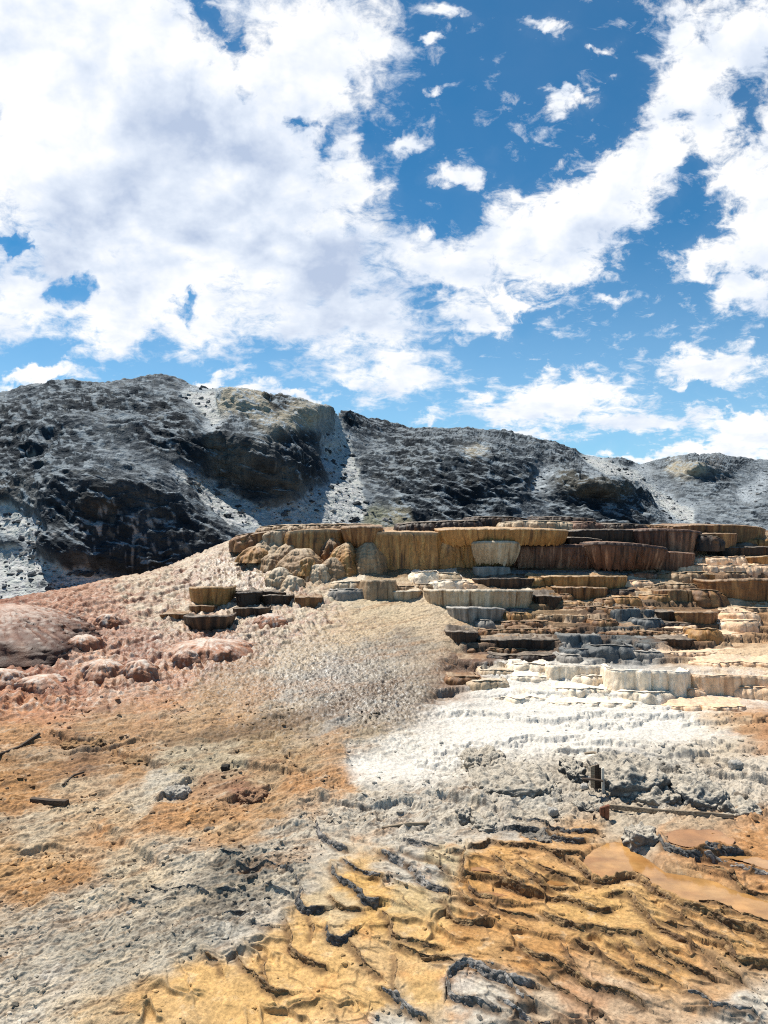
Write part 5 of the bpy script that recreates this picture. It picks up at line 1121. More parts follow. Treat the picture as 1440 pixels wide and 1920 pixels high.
# little loose stones
_rs = [(420,1442,9,'dark pebble sized stone alone on the tan flow'),(300,1437,7,'small grey stone near the dark crusted hump'),(1105,1462,8,'white stone wedged before the timber boards'),(1118,1472,10,'pale stone under the timber boards'),(1098,1478,9,'grey stone below the white wedged one'),
       (1396,1500,12,'squarish broken stone beside the rubbly mass'),(1386,1440,14,'square grey stone set upright on the white flats'),(702,1470,6,'small dark stone on the white sheet edge'),(612,1458,6,'tiny stone by the orange seep'),(390,1560,10,'brown stone on the orange slope'),(1040,1524,10,'white flake beside the cracked grey block'),
       (352,1772,9,'black stone lying on the grey slope'),(733,1642,6,'dark stone at the grey rim of the pools'),(760,1745,5,'small stone on the golden pool floor'),(240,1712,7,'dark stone on the pale slope')]
for i, (x, y, r, lb) in enumerate(_rs):
    pale = any(k in lb for k in ('white', 'pale')); dk = any(k in lb for k in ('dark', 'black'))
    rk = ((206,200,190),(180,176,168)) if pale else ((84,80,74),(54,54,54)) if dk else ((150,138,122),(116,106,96))
    outcrop(x-r, x+r, y-r*1.1, y+r*.5, r*2/FOC*14, lb, seed=30+i, lump=.10, sq=3.5, embed=.03, res=.35, crk=.03, rock=rk, crust=rk[0], name='loose_stone', cat='stone', group='loose stones on the slope')
# ================================================================ RIMSTONE DAMS, POOLS, TIMBER
TONES = [((194,156,106),(124,94,64),(226,194,142)), ((196,188,178),(124,118,112),(222,216,206)), ((140,136,130),(76,76,76),(196,190,180))]
DLAB = ['biggest dam curving round the large brown pool', 'long winding dam next below the large pool dam', 'dam crossing the golden steps to the frame edge', 'slim dam branching off the large pool outlet',
 'dark jagged dam below the upper rusty pool', 'grey dam continuing past the upper rusty pool', 'upper of two black dams under the wooden stump', 'lower of two black dams under the wooden stump',
 'wavy dam along the head of the orange steps', 'hooked dam framing the deep orange pool', 'short dam splitting the deep orange steps', 'curved dam above the narrow brown pool', 'faint little dam above the narrow brown pool',
 'arched dam under the small rusty pool', 'dam bending round the outer orange step', 'thin dam just inside the outer orange step', 'short straight dam below the small rusty pool', 'dam with two dips below the narrow brown pool',
 'long dam through the middle of the golden steps', 'long lower dam reaching down from the brown rubble', 'thin cross dam joining two long lower dams', 'side dam between the middle and lower long dams', 'crooked dam dropping beside the wide golden step',
 'grey dam curling round the pale lower terrace', 'grey dam on the pale lower terrace', 'faint brown dam near the pale lower terrace', 'dam round the pale golden step beside the grey crust', 'thin brown dam below the pale golden step',
 'small upright dam between two pale golden steps', 'grey dam at the bottom beside the pale golden step', 'bright grey dam along the edge of the orange steps', 'short grey dam above the bright grey one', 'crumbled grey dam at the lower terrace edge',
 'grey dam lowest on the pale terrace', 'faint grey dam at the bottom of the golden slope', 'thin dam crossing the far side of the large pool', 'tiny dam linking two winding dams', 'dark stub dam at the outlet of the upper rusty pool', 'short dam below the middle long dam',
 'pale grey dam starting at the crust edge', 'dark zigzag dam beside the golden hollow', 'pale dam behind the dark zigzag dam', 'black hooked dam round the white hollow', 'small ochre dam under the golden hollow', 'black horseshoe dam holding a pale step',
 'long brown dam below the white hollow', 'ochre dam wandering down to the golden flat', 'slim dam on the golden flat', 'small dam at the border of grey and gold', 'slim upright dam beside the horseshoe', 'ochre dam trailing from the horseshoe',
 'dark crack lip at the top of the grey fracture', 'longest dark lip of the grey fracture', 'grey lip at the end of the longest fracture lip', 'dark lip on the pale side of the fracture', 'tiny dark lip alone on the pale slope', 'dark lip in the middle of the fracture',
 'lowest dark lip of the grey fracture', 'faint dark lip out on the grey slope', 'dark lip at the grey and gold meeting point']
for i, ((pts, st, w, tone), xy0) in enumerate(zip(DAMS, DAMXY)):
    xy = smooth_poly(xy0, .05)
    # resample evenly
    L_ = np.concatenate([[0], np.cumsum(np.linalg.norm(np.diff(xy, axis=0), axis=1))])
    nn = int(np.clip(L_[-1]/.014, 30, 900)); t = np.linspace(0, L_[-1], nn)
    xy = np.stack([np.interp(t, L_, xy[:, 0]), np.interp(t, L_, xy[:, 1])], 1)
    q = np.stack([.055*fbm2(xy[:, 0]*2.2, xy[:, 1]*2.2+50, 3), .055*fbm2(xy[:, 0]*2.2+90, xy[:, 1]*2.2, 3)], 1)
    xy = xy-q
    k = np.hanning(7); k /= k.sum()
    tg = np.gradient(xy, axis=0); tg = np.stack([np.convolve(np.pad(tg[:, j], 3, mode='edge'), k, 'valid') for j in (0, 1)], 1)
    tg /= np.linalg.norm(tg, axis=1)[:, None]+1e-9
    nl = np.stack([-tg[:, 1], tg[:, 0]], 1)              # upstream side
    end = np.clip(np.minimum(t, L_[-1]-t)/.22, 0, 1)**.7
    sw = .75+.6*fbm2(t*1.7+i*9, t*0, 3)
    W_ = .62*w*sw*(.35+.65*end)
    def smooth(a, n=15):
        kk = np.hanning(n); kk /= kk.sum(); return np.convolve(np.pad(a, n//2, mode='edge'), kk, 'valid')
    zu = smooth(gz_at(*(xy+nl*(W_*1.1+.03)[:, None]).T)); zl = smooth(gz_at(*(xy-nl*(W_*1.2+.03)[:, None]).T))
    zu = np.maximum(zu, zl+.02)
    crest = np.maximum(zu, zl+st*.5*end)+(.014+.014*fbm2(t*4+i, t*0, 3))*end
    # profile: (offset across in widths, height fraction)
    pr = [(1.25, 'u', -.035), (.95, 'u', -.004), (.6, 'c', -.010), (.25, 'c', 0), (-.1, 'c', -.004), (-.38, 'c', -.018), (-.55, 'm', .80), (-.66, 'm', .60), (-.76, 'm', .40), (-.88, 'm', .20), (-1.05, 'm', .06), (-1.3, 'l', -.04)]
    rows = []
    for off, kind, h in pr:
        z = zu+h if kind == 'u' else crest+h if kind == 'c' else zl+(crest-.018-zl)*h if kind == 'm' else zl+h
        rows.append(np.stack([xy[:, 0]+nl[:, 0]*W_*off, xy[:, 1]+nl[:, 1]*W_*off, z], 1))
    Pz = np.array(rows)
    # finer across
    fi = np.linspace(0, len(pr)-1, 27); a = np.minimum(fi.astype(int), len(pr)-2); fr = (fi-a)[:, None, None]
    Pz = Pz[a]*(1-fr)+Pz[a+1]*fr
    du = np.gradient(Pz, axis=1); dv = np.gradient(Pz, axis=0); N_ = np.cross(dv, du); N_ /= np.linalg.norm(N_, axis=2)[..., None]+1e-9
    if N_[3:6, :, 2].mean() < 0: N_ = -N_
    x, y, z = Pz[..., 0], Pz[..., 1], Pz[..., 2]
    env = np.minimum(np.linspace(0, 1, 27)*5, np.linspace(1, 0, 27)*5).clip(0, 1)[:, None]*(.4+.6*end)[None]
    b1 = fbm3(x*9+i, y*9, z*9, 3, mode=2); b2 = fbm3(x*24, y*24+i, z*24, 3, mode=2); b3 = fbm3(x*4, y*4, z*4+i, 2)
    Pz = Pz+N_*(env*(.040*b1+.020*b2+.02*b3)*(.6+4*w))[..., None]
    cm, cd, cl_ = [lin(c) for c in TONES[tone]]
    kx = sstep(-.3, .35, fbm3(x*6+i, y*6, z*6, 4)+.3*b1)[..., None]
    col = cm*kx+cd*(1-kx)
    kx = (sstep(.1, .5, fbm3(x*13, y*13, z*13+i, 3))*.55)[..., None]; col = col*(1-kx)+cl_*kx
    col = col*(1+.25*b2[..., None])
    c0 = Pz.reshape(-1, 3).mean(0); c0[2] = zl.mean()
    o = mesh_obj('rimstone_dam', Pz.reshape(-1, 3)-c0, grid_faces(27, nn), DM, cols=(np.clip(col, .01, .9)*ALB).reshape(-1, 3), wet=np.full(27*nn, .2))
    o.location = c0
    tag(o, DLAB[i], 'rimstone dam', 'rimstone dams of the lower terraces')

# pools: still shallow water over stained mud
def pool_mat():
    m = bpy.data.materials.new('pool_water'); nt, N, L = nodes_of(m)
    out = N('ShaderNodeOutputMaterial'); b = N('ShaderNodeBsdfPrincipled'); L(b.outputs[0], out.inputs[0])
    at = N('ShaderNodeAttribute'); at.attribute_name = 'Col'; g = N('ShaderNodeNewGeometry')
    n = N('ShaderNodeTexNoise'); n.inputs['Scale'].default_value = 3.2; n.inputs['Detail'].default_value = 6; n.inputs['Roughness'].default_value = .62; L(g.outputs['Position'], n.inputs['Vector'])
    mr = N('ShaderNodeMapRange'); mr.inputs[1].default_value = .32; mr.inputs[2].default_value = .68; mr.inputs[3].default_value = .72; mr.inputs[4].default_value = 1.18; L(n.outputs[0], mr.inputs[0])
    s = N('ShaderNodeVectorMath', operation='SCALE'); L(at.outputs['Color'], s.inputs[0]); L(mr.outputs[0], s.inputs['Scale']); L(s.outputs[0], b.inputs['Base Color'])
    b.inputs['Roughness'].default_value = .13; b.inputs['Specular IOR Level'].default_value = .6
    n2 = N('ShaderNodeTexNoise'); n2.inputs['Scale'].default_value = 14; n2.inputs['Detail'].default_value = 3; L(g.outputs['Position'], n2.inputs['Vector'])
    bp = N('ShaderNodeBump'); bp.inputs['Strength'].default_value = .06; bp.inputs['Distance'].default_value = .01; L(n2.outputs[0], bp.inputs['Height']); L(bp.outputs[0], b.inputs['Normal'])
    return m
PM = pool_mat()
for w_, Lz, c in POOLXY:
    ii, jj = np.nonzero(w_ > .72)
    i0, i1, j0, j1 = ii.min(), ii.max()+1, jj.min(), jj.max()+1
    sub = (slice(i0, i1), slice(j0, j1)); ok = w_[sub] > .72
    q = ok[:-1, :-1] & ok[1:, :-1] & ok[:-1, 1:] & ok[1:, 1:]
    fa = grid_faces(i1-i0, j1-j0)[q.ravel()]
    used = np.unique(fa); re_ = np.full((i1-i0)*(j1-j0), -1); re_[used] = np.arange(len(used))
    X = gX[sub].ravel()[used]; Y = gY[sub].ravel()[used]; c0 = np.array([X.mean(), Y.mean(), Lz])
    shallow = w_[sub].ravel()[used]
    k = (sstep(-.3, .4, fbm2(X*.9+.7*Y, Y*2.2, 4)))[:, None]
    col = lin(c)*(1-k)+lin((186,134,78))*k
    k = (sstep(.05, .5, fbm2(X*2.1+5, Y*3.5, 4))*.5)[:, None]; col = col*(1-k)+lin((216,170,112))*k
    k = ((1-sstep(.72, .99, shallow))*.6)[:, None]; col = col*(1-k)+lin((150,104,62))*k
    o = mesh_obj('pool_water', np.stack([X, Y, np.full(len(X), Lz-.014)], 1)-c0, re_[fa], PM, cols=col*ALB); o.location = c0
    tag(o, 'still shallow pool water over brown mud', kind='structure')

# timber remains
WG = wood('grey_timber', (92,80,66), (176,158,132)); WD = wood('dark_timber', (40,32,26), (92,74,56)); WR = wood('red_timber', (86,50,34), (160,104,74), (6, 30, 6)); WPALE = wood('pale_post', (176,166,150), (226,220,206), (30, 30, 6))
def plank(name, pts, tw, th, mat, label, cat, up=.03, jag=.02, group=None, parts=None):
    """weathered board through ground points, squared section with chipped edges"""
    P_ = np.array([ground_pt(*p) for p in pts]); P_[:, 2] = gz_at(P_[:, 0], P_[:, 1])+up
    n = 40; s = np.linspace(0, 1, n); tk = np.linspace(0, 1, len(P_))
    C_ = np.stack([np.interp(s, tk, P_[:, j]) for j in range(3)], 1)
    dirv = P_[-1]-P_[0]; dirv /= np.linalg.norm(dirv); side = np.cross(dirv, [0, 0, 1]); side /= np.linalg.norm(side); upv = np.cross(side, dirv)
    sec = []
    for a, b in ((-1, -1), (-.4, -1), (.4, -1), (1, -1), (1, -.3), (1, .3), (1, 1), (.4, 1), (-.4, 1), (-1, 1), (-1, .3), (-1, -.3)):
        ch = 1-.12*(abs(a) == 1 and abs(b) == 1)
        sec.append(side*a*tw/2*ch+upv*b*th/2*ch)
    sec = np.array(sec); m = len(sec)
    V = C_[:, None]+sec[None]
    V = V+jag*th*np.stack([pn3(V[..., 0]*14+j*9, V[..., 1]*14, V[..., 2]*30) for j in range(3)], -1)*2
    F = [[i*m+j, i*m+(j+1) % m, (i+1)*m+(j+1) % m, (i+1)*m+j] for i in range(n-1) for j in range(m)]
    c0 = C_.mean(0)
    V = V.reshape(-1, 3)-c0
    caps = [[0, k+1, k] for k in range(1, m-1)]+[[(n-1)*m, (n-1)*m+k, (n-1)*m+k+1] for k in range(1, m-1)]
    o = mesh_obj(name, V, np.array(F), mat, tris=np.array(caps), smooth=False); o.location = c0
    return tag(o, label, cat, group)
plank('wooden_plank', [(1142,1519),(1225,1526),(1310,1532),(1376,1534)], .035, .085, WG, 'long grey plank lying along the foot of the outcrops', 'plank', up=.04)
plank('wooden_plank', [(716,1551),(765,1549),(804,1546)], .05, .07, WG, 'half buried pale plank on the grey crust', 'plank', up=.02)
plank('wooden_plank', [(60,1506),(95,1515),(126,1522)], .10, .09, WD, 'short dark plank with a split end sunk in the tan slope', 'plank', up=.05)
plank('log', [(-4,1428),(36,1408),(74,1388)], .055, .06, WD, 'dark half buried log on the tan slope', 'log', up=.04)
plank('stick', [(118,1482),(138,1468),(157,1455)], .035, .035, WD, 'thin dark stick lying beside the pale flow', 'stick', up=.03)
plank('stick', [(1136,1497),(1170,1486),(1200,1480)], .025, .02, WG, 'thin grey stick lying before the largest outcrop', 'stick', up=.03)
def upright(name, px, top, foot, wd, th, mat, label, cat, d=None, lean=0.0, parent=None, jag=.25, loc=None):
    if d is None: d = ground_d(px, foot)
    X0 = (px-CX)/FOC*d; zf = ZC-(foot-CY)/FOC*d; H = (foot-top)/FOC*d
    n = 26; m = 12; s = np.linspace(0, 1, n)[:, None]
    ang = [(-1, -1), (-.4, -1), (.4, -1), (1, -1), (1, -.3), (1, .3), (1, 1), (.4, 1), (-.4, 1), (-1, 1), (-1, .3), (-1, -.3)]
    a = np.array(ang)[None]
    w = wd/2*(1+.10*fbm2(s*5+px, s*0, 2)); x = a[..., 0]*w+lean*s*H; y = a[..., 1]*th/2*(1+0*s); z = s*(H+.06)-.06+s**4*jag*wd*a[..., 0]*.5+0*a[..., 0]
    V = np.stack([x, y, z], -1)
    V = V+.06*wd*np.stack([pn3(V[..., 0]*20+j*5+px, V[..., 1]*20, V[..., 2]*9) for j in range(3)], -1)
    F = [[i*m+j, i*m+(j+1) % m, (i+1)*m+(j+1) % m, (i+1)*m+j] for i in range(n-1) for j in range(m)]
    caps = [[0, k+1, k] for k in range(1, m-1)]+[[(n-1)*m, (n-1)*m+k, (n-1)*m+k+1] for k in range(1, m-1)]
    o = mesh_obj(name, V.reshape(-1, 3), np.array(F), mat, tris=np.array(caps), smooth=False, parent=parent)
    p = Vector((X0, d, zf)); o.location = p-(parent.location if parent else Vector((0, 0, 0)))
    if label: tag(o, label, cat)
    return o
dA = ground_d(1133, 1534)
st_ = empty('wooden_stump', ((1133-CX)/FOC*dA, dA, ZC-(1534-CY)/FOC*dA)); tag(st_, 'reddish broken wooden stump at the end of the long plank', 'stump')
upright('board', 1129, 1513, 1533, .07, .05, WR, None, None, d=dA, parent=st_); upright('board', 1137, 1510, 1532, .07, .06, WR, None, None, d=dA-.02, parent=st_, lean=.05)
upright('wooden_peg', 1114, 1528, 1538, .035, .035, WD, 'small dark peg beside the reddish stump', 'peg', jag=1.0)
dB = ground_d(1117, 1478)-.05
bs = empty('timber_boards', ((1117-CX)/FOC*dB, dB, ZC-(1472-CY)/FOC*dB)); tag(bs, 'upright dark timber boards wedged in the outcrop cleft', 'boards')
for x_, t_, f_, w_, ln in ((1111,1436,1470,.07,0), (1119,1434,1472,.075,.01), (1126,1440,1472,.05,-.01)): upright('board', x_, t_, f_, w_, .035, WD if x_ > 1112 else WG, None, None, d=dB+(.02 if x_ == 1119 else 0), parent=bs, lean=ln)
plank('wooden_plank', [(1096,1420),(1112,1419),(1128,1421)], .10, .03, WG, 'short flat board lying over the upright timber boards', 'plank', up=.16)
plank('wooden_plank', [(1092,1491),(1112,1490),(1130,1491)], .08, .025, WD, 'dark flat board on top of the cracked grey block', 'plank', up=.25)
dP = dB-.16
ps = empty('thin_post', ((1131-CX)/FOC*dP, dP, ZC-(1512-CY)/FOC*dP)); tag(ps, 'thin pale broken post standing before the outcrop cleft', 'post')
upright('shaft', 1132, 1440, 1512, .045, .04, WPALE, None, None, d=dP, parent=ps, lean=-.03)
upright('wooden_post', 1121, 1402, 1424, .04, .04, WPALE, 'short pale post on the crust above the timber boards', 'post')
# ================================================================ LOOSE CRUMBS AND SCREE (uncountable)
_ph = (1+5**.5)/2
_ico = np.array([(-1,_ph,0),(1,_ph,0),(-1,-_ph,0),(1,-_ph,0),(0,-1,_ph),(0,1,_ph),(0,-1,-_ph),(0,1,-_ph),(_ph,0,-1),(_ph,0,1),(-_ph,0,-1),(-_ph,0,1)], float)/1.9
_icf = np.array([(0,11,5),(0,5,1),(0,1,7),(0,7,10),(0,10,11),(1,5,9),(5,11,4),(11,10,2),(10,7,6),(7,1,8),(3,9,4),(3,4,2),(3,2,6),(3,6,8),(3,8,9),(4,9,5),(2,4,11),(6,2,10),(8,6,7),(9,8,1)])
def scatter(name, P_, size, cols, mat, label, flat=.6):
    n = len(P_)
    V = _ico[None]*(1+.35*rng.normal(size=(n, 12, 1)).clip(-1.2, 1.2))
    V = V*np.stack([rng.uniform(.7, 1.5, n), rng.uniform(.7, 1.3, n), rng.uniform(.35, .9, n)*flat*1.5], 1)[:, None]
    a = rng.uniform(0, 6.28, n); ca, sa = np.cos(a)[:, None], np.sin(a)[:, None]
    V = np.stack([V[..., 0]*ca-V[..., 1]*sa, V[..., 0]*sa+V[..., 1]*ca, V[..., 2]], -1)*size[:, None, None]+P_[:, None]
    T_ = (_icf[None]+12*np.arange(n)[:, None, None]).reshape(-1, 3)
    o = mesh_obj(name, V.reshape(-1, 3), None, mat, cols=np.repeat(cols, 12, 0), tris=T_, smooth=False, wet=np.zeros(n*12))
    return tag(o, label, kind='stuff')
CM = mineral('crumb_stone', var=.35, scale=40, bump=.4, bscale=60, dist=.01, fine=160, fdist=.004, rough=.9)
N_ = 9000
qx = rng.uniform(-120, 1560, N_*3); qy = rng.uniform(1330, 2000, N_*3)
d_ = np.interp(qy, _prof[:, 0], _prof[:, 1]); X_ = (qx-CX)/FOC*d_
dens = sstep(-.25, .35, fbm2(X_*.8+5, d_*.8, 4)+.25*fbm2(X_*3, d_*3, 2))
fi = np.interp(d_, _rows_Y, np.arange(NY)).astype(int); fj = np.interp(qx, _cols_px, np.arange(NX)).astype(int)
dens = dens*(1-.80*mD[fi, fj])*(1-.8*mW[fi, fj])
keep = rng.uniform(size=len(qx)) < dens*.42*(1-.55*sstep(1600, 1750, qy)*(qx < 620))
X_, d_, fi, fj = X_[keep], d_[keep], fi[keep], fj[keep]
sz = .008+.018*rng.uniform(size=len(X_))**2.5*1.6
cc = gC[fi, fj]*rng.uniform(.45, 1.2, (len(X_), 1))
scatter('crumbs', np.stack([X_, d_, gz_at(X_, d_)+sz*.2], 1), sz*(.5+d_/16), np.clip(cc, .01, .9)*ALB, CM, 'crumbs of broken sinter crust')
# scree on the hillside
hm_ = (1-crag[:NT])*(samp[:NT, :, 3] < .45)
ii, jj = np.nonzero((hm_ > .3) & (rng.uniform(size=hm_.shape) < .018) & (HX > -80) & (HX < 1520))
Pq = Pd[ii, jj]; sz = (.07+.30*rng.uniform(size=len(ii))**4)*(.6+Pq[:, 1]/160)
tone = rng.uniform(size=(len(ii), 1))
cc = np.where(tone < .62, lin((92,98,104))[None]*rng.uniform(.6, 1.4, (len(ii), 1)), lin((176,176,174))[None]*rng.uniform(.7, 1.1, (len(ii), 1)))
scatter('scree_rocks', Pq+np.array([0, 0, .02]), sz, cc*.66, HM, 'loose scree lying in the pale gullies', flat=.7)
# ================================================================ SKY, SUN, CAMERA
SUN_EL, SUN_AZ = R(61), R(-46)       # azimuth measured from straight ahead, negative to the left
sdir = Vector((math.sin(SUN_AZ)*math.cos(SUN_EL), math.cos(SUN_AZ)*math.cos(SUN_EL), math.sin(SUN_EL)))
sl = bpy.data.lights.new('sun', 'SUN'); sl.energy = 5.0; sl.angle = R(.53); sl.color = (1, .94, .84)
so = bpy.data.objects.new('sun', sl); COL.objects.link(so); so.rotation_euler = sdir.to_track_quat('Z', 'Y').to_euler(); so.location = sdir*60

wd = bpy.data.worlds.new('World'); S.world = wd; wd.use_nodes = True
nt = wd.node_tree; nt.nodes.clear()
def N(t, **k): return _mk(nt, t, k)
L = nt.links.new
def M(op, a, b=None, c=None, clamp=False):
    n = N('ShaderNodeMath', operation=op); n.use_clamp = clamp
    for i, v in enumerate((a, b, c)):
        if v is None: continue
        if isinstance(v, (int, float)): n.inputs[i].default_value = v
        else: L(v, n.inputs[i])
    return n.outputs[0]
def ss(x, a, b):
    n = N('ShaderNodeMapRange'); n.interpolation_type = 'SMOOTHSTEP'; n.inputs[1].default_value = a; n.inputs[2].default_value = b; L(x, n.inputs[0]); return n.outputs[0]
def noise(v, scale, detail, rough, loc=(0, 0, 0), sc=(1, 1, 1), dist=0, lac=2.0):
    m = N('ShaderNodeMapping'); m.inputs['Location'].default_value = loc; m.inputs['Scale'].default_value = sc; L(v, m.inputs[0])
    n = N('ShaderNodeTexNoise'); n.inputs['Scale'].default_value = scale; n.inputs['Detail'].default_value = detail; n.inputs['Roughness'].default_value = rough
    n.inputs['Distortion'].default_value = dist; n.inputs['Lacunarity'].default_value = lac; L(m.outputs[0], n.inputs['Vector'])
    return n.outputs[0]
out = N('ShaderNodeOutputWorld'); bg = N('ShaderNodeBackground'); L(bg.outputs[0], out.inputs[0])
sky = N('ShaderNodeTexSky'); sky.sky_type = 'NISHITA'; sky.sun_disc = False
sky.sun_elevation = SUN_EL; sky.sun_rotation = SUN_AZ; sky.altitude = 2000; sky.air_density = 1.0; sky.dust_density = .3; sky.ozone_density = 2.5
SKYS = .055
CLOUD = .80
tc = N('ShaderNodeTexCoord'); sp = N('ShaderNodeSeparateXYZ'); L(tc.outputs['Generated'], sp.inputs[0])
yy = M('MAXIMUM', sp.outputs[1], .08)
u = M('DIVIDE', sp.outputs[0], yy); w = M('DIVIDE', sp.outputs[2], yy)
uv = N('ShaderNodeCombineXYZ'); L(u, uv.inputs[0]); L(w, uv.inputs[1])
# cloud-deck plane for natural foreshortening towards the horizon
zz = M('ADD', M('MAXIMUM', sp.outputs[2], 0.0), .16)
pl = N('ShaderNodeCombineXYZ'); L(M('DIVIDE', sp.outputs[0], zz), pl.inputs[0]); L(M('DIVIDE', sp.outputs[1], zz), pl.inputs[1])
P1 = pl.outputs[0]
# mixed coordinate; the outlines are broken up by two octaves of warp
def warp(src, scale, amt, loc):
    m = N('ShaderNodeMapping'); m.inputs['Location'].default_value = loc; L(src, m.inputs[0])
    n_ = N('ShaderNodeTexNoise'); n_.inputs['Scale'].default_value = scale; n_.inputs['Detail'].default_value = 5; n_.inputs['Roughness'].default_value = .6; L(m.outputs[0], n_.inputs['Vector'])
    a = N('ShaderNodeVectorMath', operation='SUBTRACT'); L(n_.outputs['Color'], a.inputs[0]); a.inputs[1].default_value = (.5, .5, .5)
    b = N('ShaderNodeVectorMath', operation='MULTIPLY_ADD'); L(a.outputs[0], b.inputs[0]); b.inputs[1].default_value = (amt, amt, 0); L(src, b.inputs[2])
    return b.outputs[0]
uvw = warp(warp(uv.outputs[0], 7.0, .11, (4, 2, 0)), 20.0, .075, (1, 7, 0))
BL = [ # x, y, rx, ry, angle, weight (photo points)
 (250,260,500,380,0,1.45),(330,420,480,300,0,1.35),(100,60,480,320,0,1.45),(430,300,330,330,0,1.3),(560,120,250,250,0,1.15),(480,460,430,220,-18,1.2),(300,560,420,130,-6,1.05),(620,600,330,130,-8,1.1),(760,690,190,80,0,.85),(60,560,210,120,0,1.05),(230,590,220,110,0,1.1),(170,620,140,70,-18,.8),(-150,350,300,500,0,1.2),
 (660,330,130,180,0,.9),(700,60,110,120,0,.9),(850,20,90,40,0,.75),(650,700,240,70,0,.75),
 (940,470,150,75,10,1.1),(1050,500,120,90,30,1.1),(960,410,90,45,10,.9),(1180,320,120,80,35,1.1),(1340,250,100,120,0,1.0),(860,510,200,70,-25,1.0),(960,560,160,60,-28,.95),(1010,440,190,120,0,1.2),(900,590,120,60,-30,.9),(1120,380,190,110,35,1.2),(1230,290,170,110,40,1.15),(1300,160,130,150,40,1.1),(1390,60,150,120,20,1.05),(1270,70,70,80,0,.95),
 (860,320,80,60,0,1.0),(930,270,50,40,0,.4),(770,260,60,36,0,.85),(820,165,50,22,0,.8),(1030,62,75,36,0,.85),(1130,75,45,22,0,.7),(1080,190,60,34,0,.8),(815,75,28,20,0,.7),(800,440,40,30,0,.8),(1150,540,60,22,0,.7),
 (1400,330,110,120,0,1.1),(1420,430,120,140,0,1.1),(1330,490,110,55,-20,.95),(1400,560,110,60,0,.9),(1500,300,150,300,0,1.1),(1150,150,30,30,0,.5),
 (1060,740,210,72,0,1.1),(960,780,140,50,0,.9),(1330,690,160,60,0,1.05),(1200,790,220,50,0,.8),(1390,800,170,75,0,1.05),(1030,690,30,20,0,.7),(900,740,60,40,0,.7),
 (1300,850,330,40,0,1.0),(1000,825,260,36,0,.85),(820,790,90,26,0,.65),(60,712,150,28,0,1.0),(400,706,110,26,8,.9),(560,742,130,24,0,.95),(700,750,160,50,0,.5),(470,730,90,20,0,.7),
]
HOLE = [(385,40,24,80,12,.42),(432,110,26,50,20,.40),(20,470,40,24,0,.8),(125,545,50,38,0,.8),(350,578,36,22,0,.55),(560,250,24,30,0,.45),(500,90,40,30,0,.3),(640,160,30,60,20,.35),(610,290,30,40,0,.35),(470,190,30,30,0,.3),(1150,835,170,26,-4,.75),(1330,745,110,22,-10,.5),(690,250,44,120,0,.35),(1000,600,60,30,20,.5)]
def blob(x, y, rx, ry, a):
    m = N('ShaderNodeMapping', vector_type='TEXTURE')
    m.inputs['Location'].default_value = ((x-CX)/FOC, (CY-y)/FOC, 0); m.inputs['Rotation'].default_value = (0, 0, R(a)); m.inputs['Scale'].default_value = (rx/FOC, ry/FOC, 1)
    L(uvw, m.inputs[0]); g = N('ShaderNodeTexGradient', gradient_type='SPHERICAL'); L(m.outputs[0], g.inputs[0]); return g.outputs['Fac']
cov = None
for b in BL:
    v = M('MULTIPLY', blob(*b[:5]), b[5])
    cov = v if cov is None else M('SMOOTH_MAX', cov, v, .25)
for b in HOLE: cov = M('SUBTRACT', cov, M('MULTIPLY', blob(*b[:5]), b[5]))
fr = ss(sp.outputs[1], .05, .30)
cov = M('ADD', M('MULTIPLY', cov, fr), M('MULTIPLY', M('SUBTRACT', 1.0, fr), .17))  # unseen cloud cover added behind the camera to whiten the fill light
# billow noise: a blend of upright and deck coordinates
mixv = N('ShaderNodeVectorMath', operation='MULTIPLY_ADD'); L(P1, mixv.inputs[0]); mixv.inputs[1].default_value = (.20, -.22, 0); L(uv.outputs[0], mixv.inputs[2])
V = mixv.outputs[0]
nb = noise(V, 4.2, 12, .62, dist=.25); ns = noise(V, 19, 10, .66, loc=(3, 1, 0), sc=(1, 1.25, 1), dist=.4)
rb = M('ADD', 1.0, M('MULTIPLY', ss(u, -.02, .25), .5))     # the cloud breaks into ripples away from the main mass
n = M('ADD', M('MULTIPLY', M('SUBTRACT', nb, .5), 1.55), M('MULTIPLY', M('MULTIPLY', M('SUBTRACT', ns, .5), 1.45), rb))
dens = M('ADD', M('SUBTRACT', cov, .365), M('MULTIPLY', n, .70))
alpha = ss(dens, -.15, .36)
# relief: compare billows with billows a step towards the sun
off = (.030, -.045, 0)
nb2 = noise(V, 4.2, 5, .55, loc=off, dist=.25); nb0 = noise(V, 4.2, 5, .55, dist=.25)
ns2 = noise(V, 17, 4, .55, loc=(3+off[0]*.9, 1+off[1]*.9, 0), dist=.3); ns0 = noise(V, 17, 4, .55, loc=(3, 1, 0), dist=.3)
rel = M('ADD', M('MULTIPLY', M('SUBTRACT', nb0, nb2), 1.6), M('MULTIPLY', M('SUBTRACT', ns0, ns2), .42))
sh = None
for b in [(420,250,330,130,-20,1.1),(250,470,300,150,0,1.2),(560,480,260,120,-12,1.0),(600,600,300,90,-6,.55),(330,330,330,200,0,.6),(760,690,200,60,0,.6),(110,300,170,160,0,.5),(1130,400,150,60,30,.25),(1000,480,120,50,0,.25),(60,200,160,70,0,.3)]:
    v = M('MULTIPLY', blob(*b[:5]), b[5]); sh = v if sh is None else M('SMOOTH_MAX', sh, v, .2)
nl = noise(V, 3.0, 6, .55, loc=(7, 2, 0))
shade = M('ADD', M('MULTIPLY', sh, M('ADD', .25, M('MULTIPLY', ss(nl, .35, .65), 1.1))), M('MULTIPLY', rel, 1.2))
shade = M('ADD', shade, .06, clamp=True)
cr_ = N('ShaderNodeValToRGB'); e = cr_.color_ramp.elements
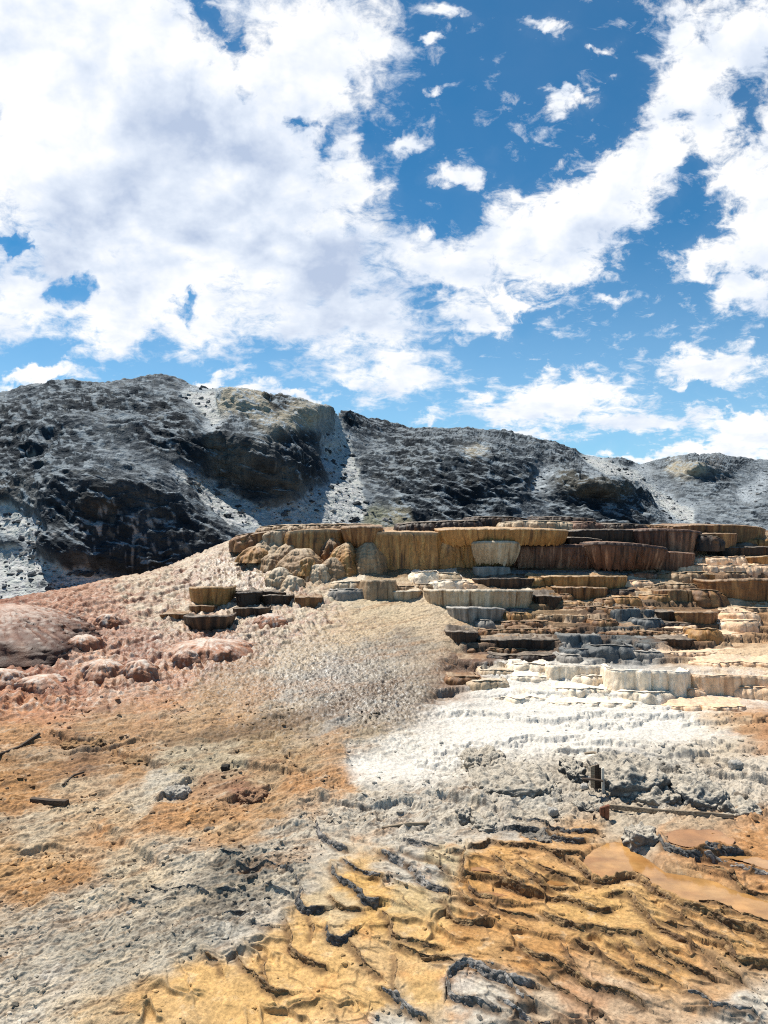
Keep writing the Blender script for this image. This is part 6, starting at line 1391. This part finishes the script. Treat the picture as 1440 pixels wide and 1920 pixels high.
e[0].position = 0; e[0].color = (1.0, 1.0, 1.0, 1); e[1].position = 1; e[1].color = (.46, .55, .72, 1)
m_ = cr_.color_ramp.elements.new(.45); m_.color = (.72, .79, .90, 1)
L(shade, cr_.inputs[0])
cs = N('ShaderNodeVectorMath', operation='SCALE'); L(cr_.outputs[0], cs.inputs[0]); cs.inputs['Scale'].default_value = CLOUD/SKYS
hs_ = N('ShaderNodeHueSaturation'); hs_.inputs['Saturation'].default_value = 1.0; hs_.inputs['Hue'].default_value = .495; tint = N('ShaderNodeVectorMath', operation='MULTIPLY'); L(sky.outputs[0], tint.inputs[0]); tint.inputs[1].default_value = (.31, 1.10, 1.47); L(tint.outputs[0], hs_.inputs['Color'])
# thin veil lightening the blue between the clouds
veil = M('MULTIPLY', ss(M('ADD', cov, M('MULTIPLY', M('SUBTRACT', nl, .5), .5)), -.2, .6), .05)
alpha2 = M('MAXIMUM', alpha, veil)
# the air pales towards the horizon
hz = M('MULTIPLY', M('SUBTRACT', 1.0, ss(sp.outputs[2], .0, .36)), .42)
hzm = N('ShaderNodeMix', data_type='RGBA'); L(hz, hzm.inputs['Factor']); L(hs_.outputs[0], hzm.inputs[6]); hzm.inputs[7].default_value = (.50/SKYS, .68/SKYS, .84/SKYS, 1)
mx = N('ShaderNodeMix', data_type='RGBA'); L(alpha2, mx.inputs['Factor']); L(hzm.outputs[2], mx.inputs[6]); L(cs.outputs[0], mx.inputs[7])
L(mx.outputs[2], bg.inputs[0]); bg.inputs[1].default_value = SKYS
wd.cycles.sampling_method = 'MANUAL'; wd.cycles.sample_map_resolution = 1024

cam = bpy.data.cameras.new('camera'); co = bpy.data.objects.new('camera', cam); COL.objects.link(co)
co.location = (0, 0, ZC); co.rotation_euler = (R(90), 0, 0)
cam.sensor_fit = 'VERTICAL'; cam.sensor_height = 24; cam.lens = FOC/1920*24; cam.clip_start = .1; cam.clip_end = 5000
S.camera = co
S.view_settings.view_transform = 'Standard'; S.view_settings.look = 'None'; S.view_settings.exposure = 0.45; S.view_settings.gamma = 1
S.view_settings.use_curve_mapping = False
S.cycles.max_bounces = 5; S.cycles.diffuse_bounces = 3; S.cycles.use_denoising = False
S.cycles.pixel_filter_type = 'BLACKMAN_HARRIS'; S.cycles.filter_width = 1.1
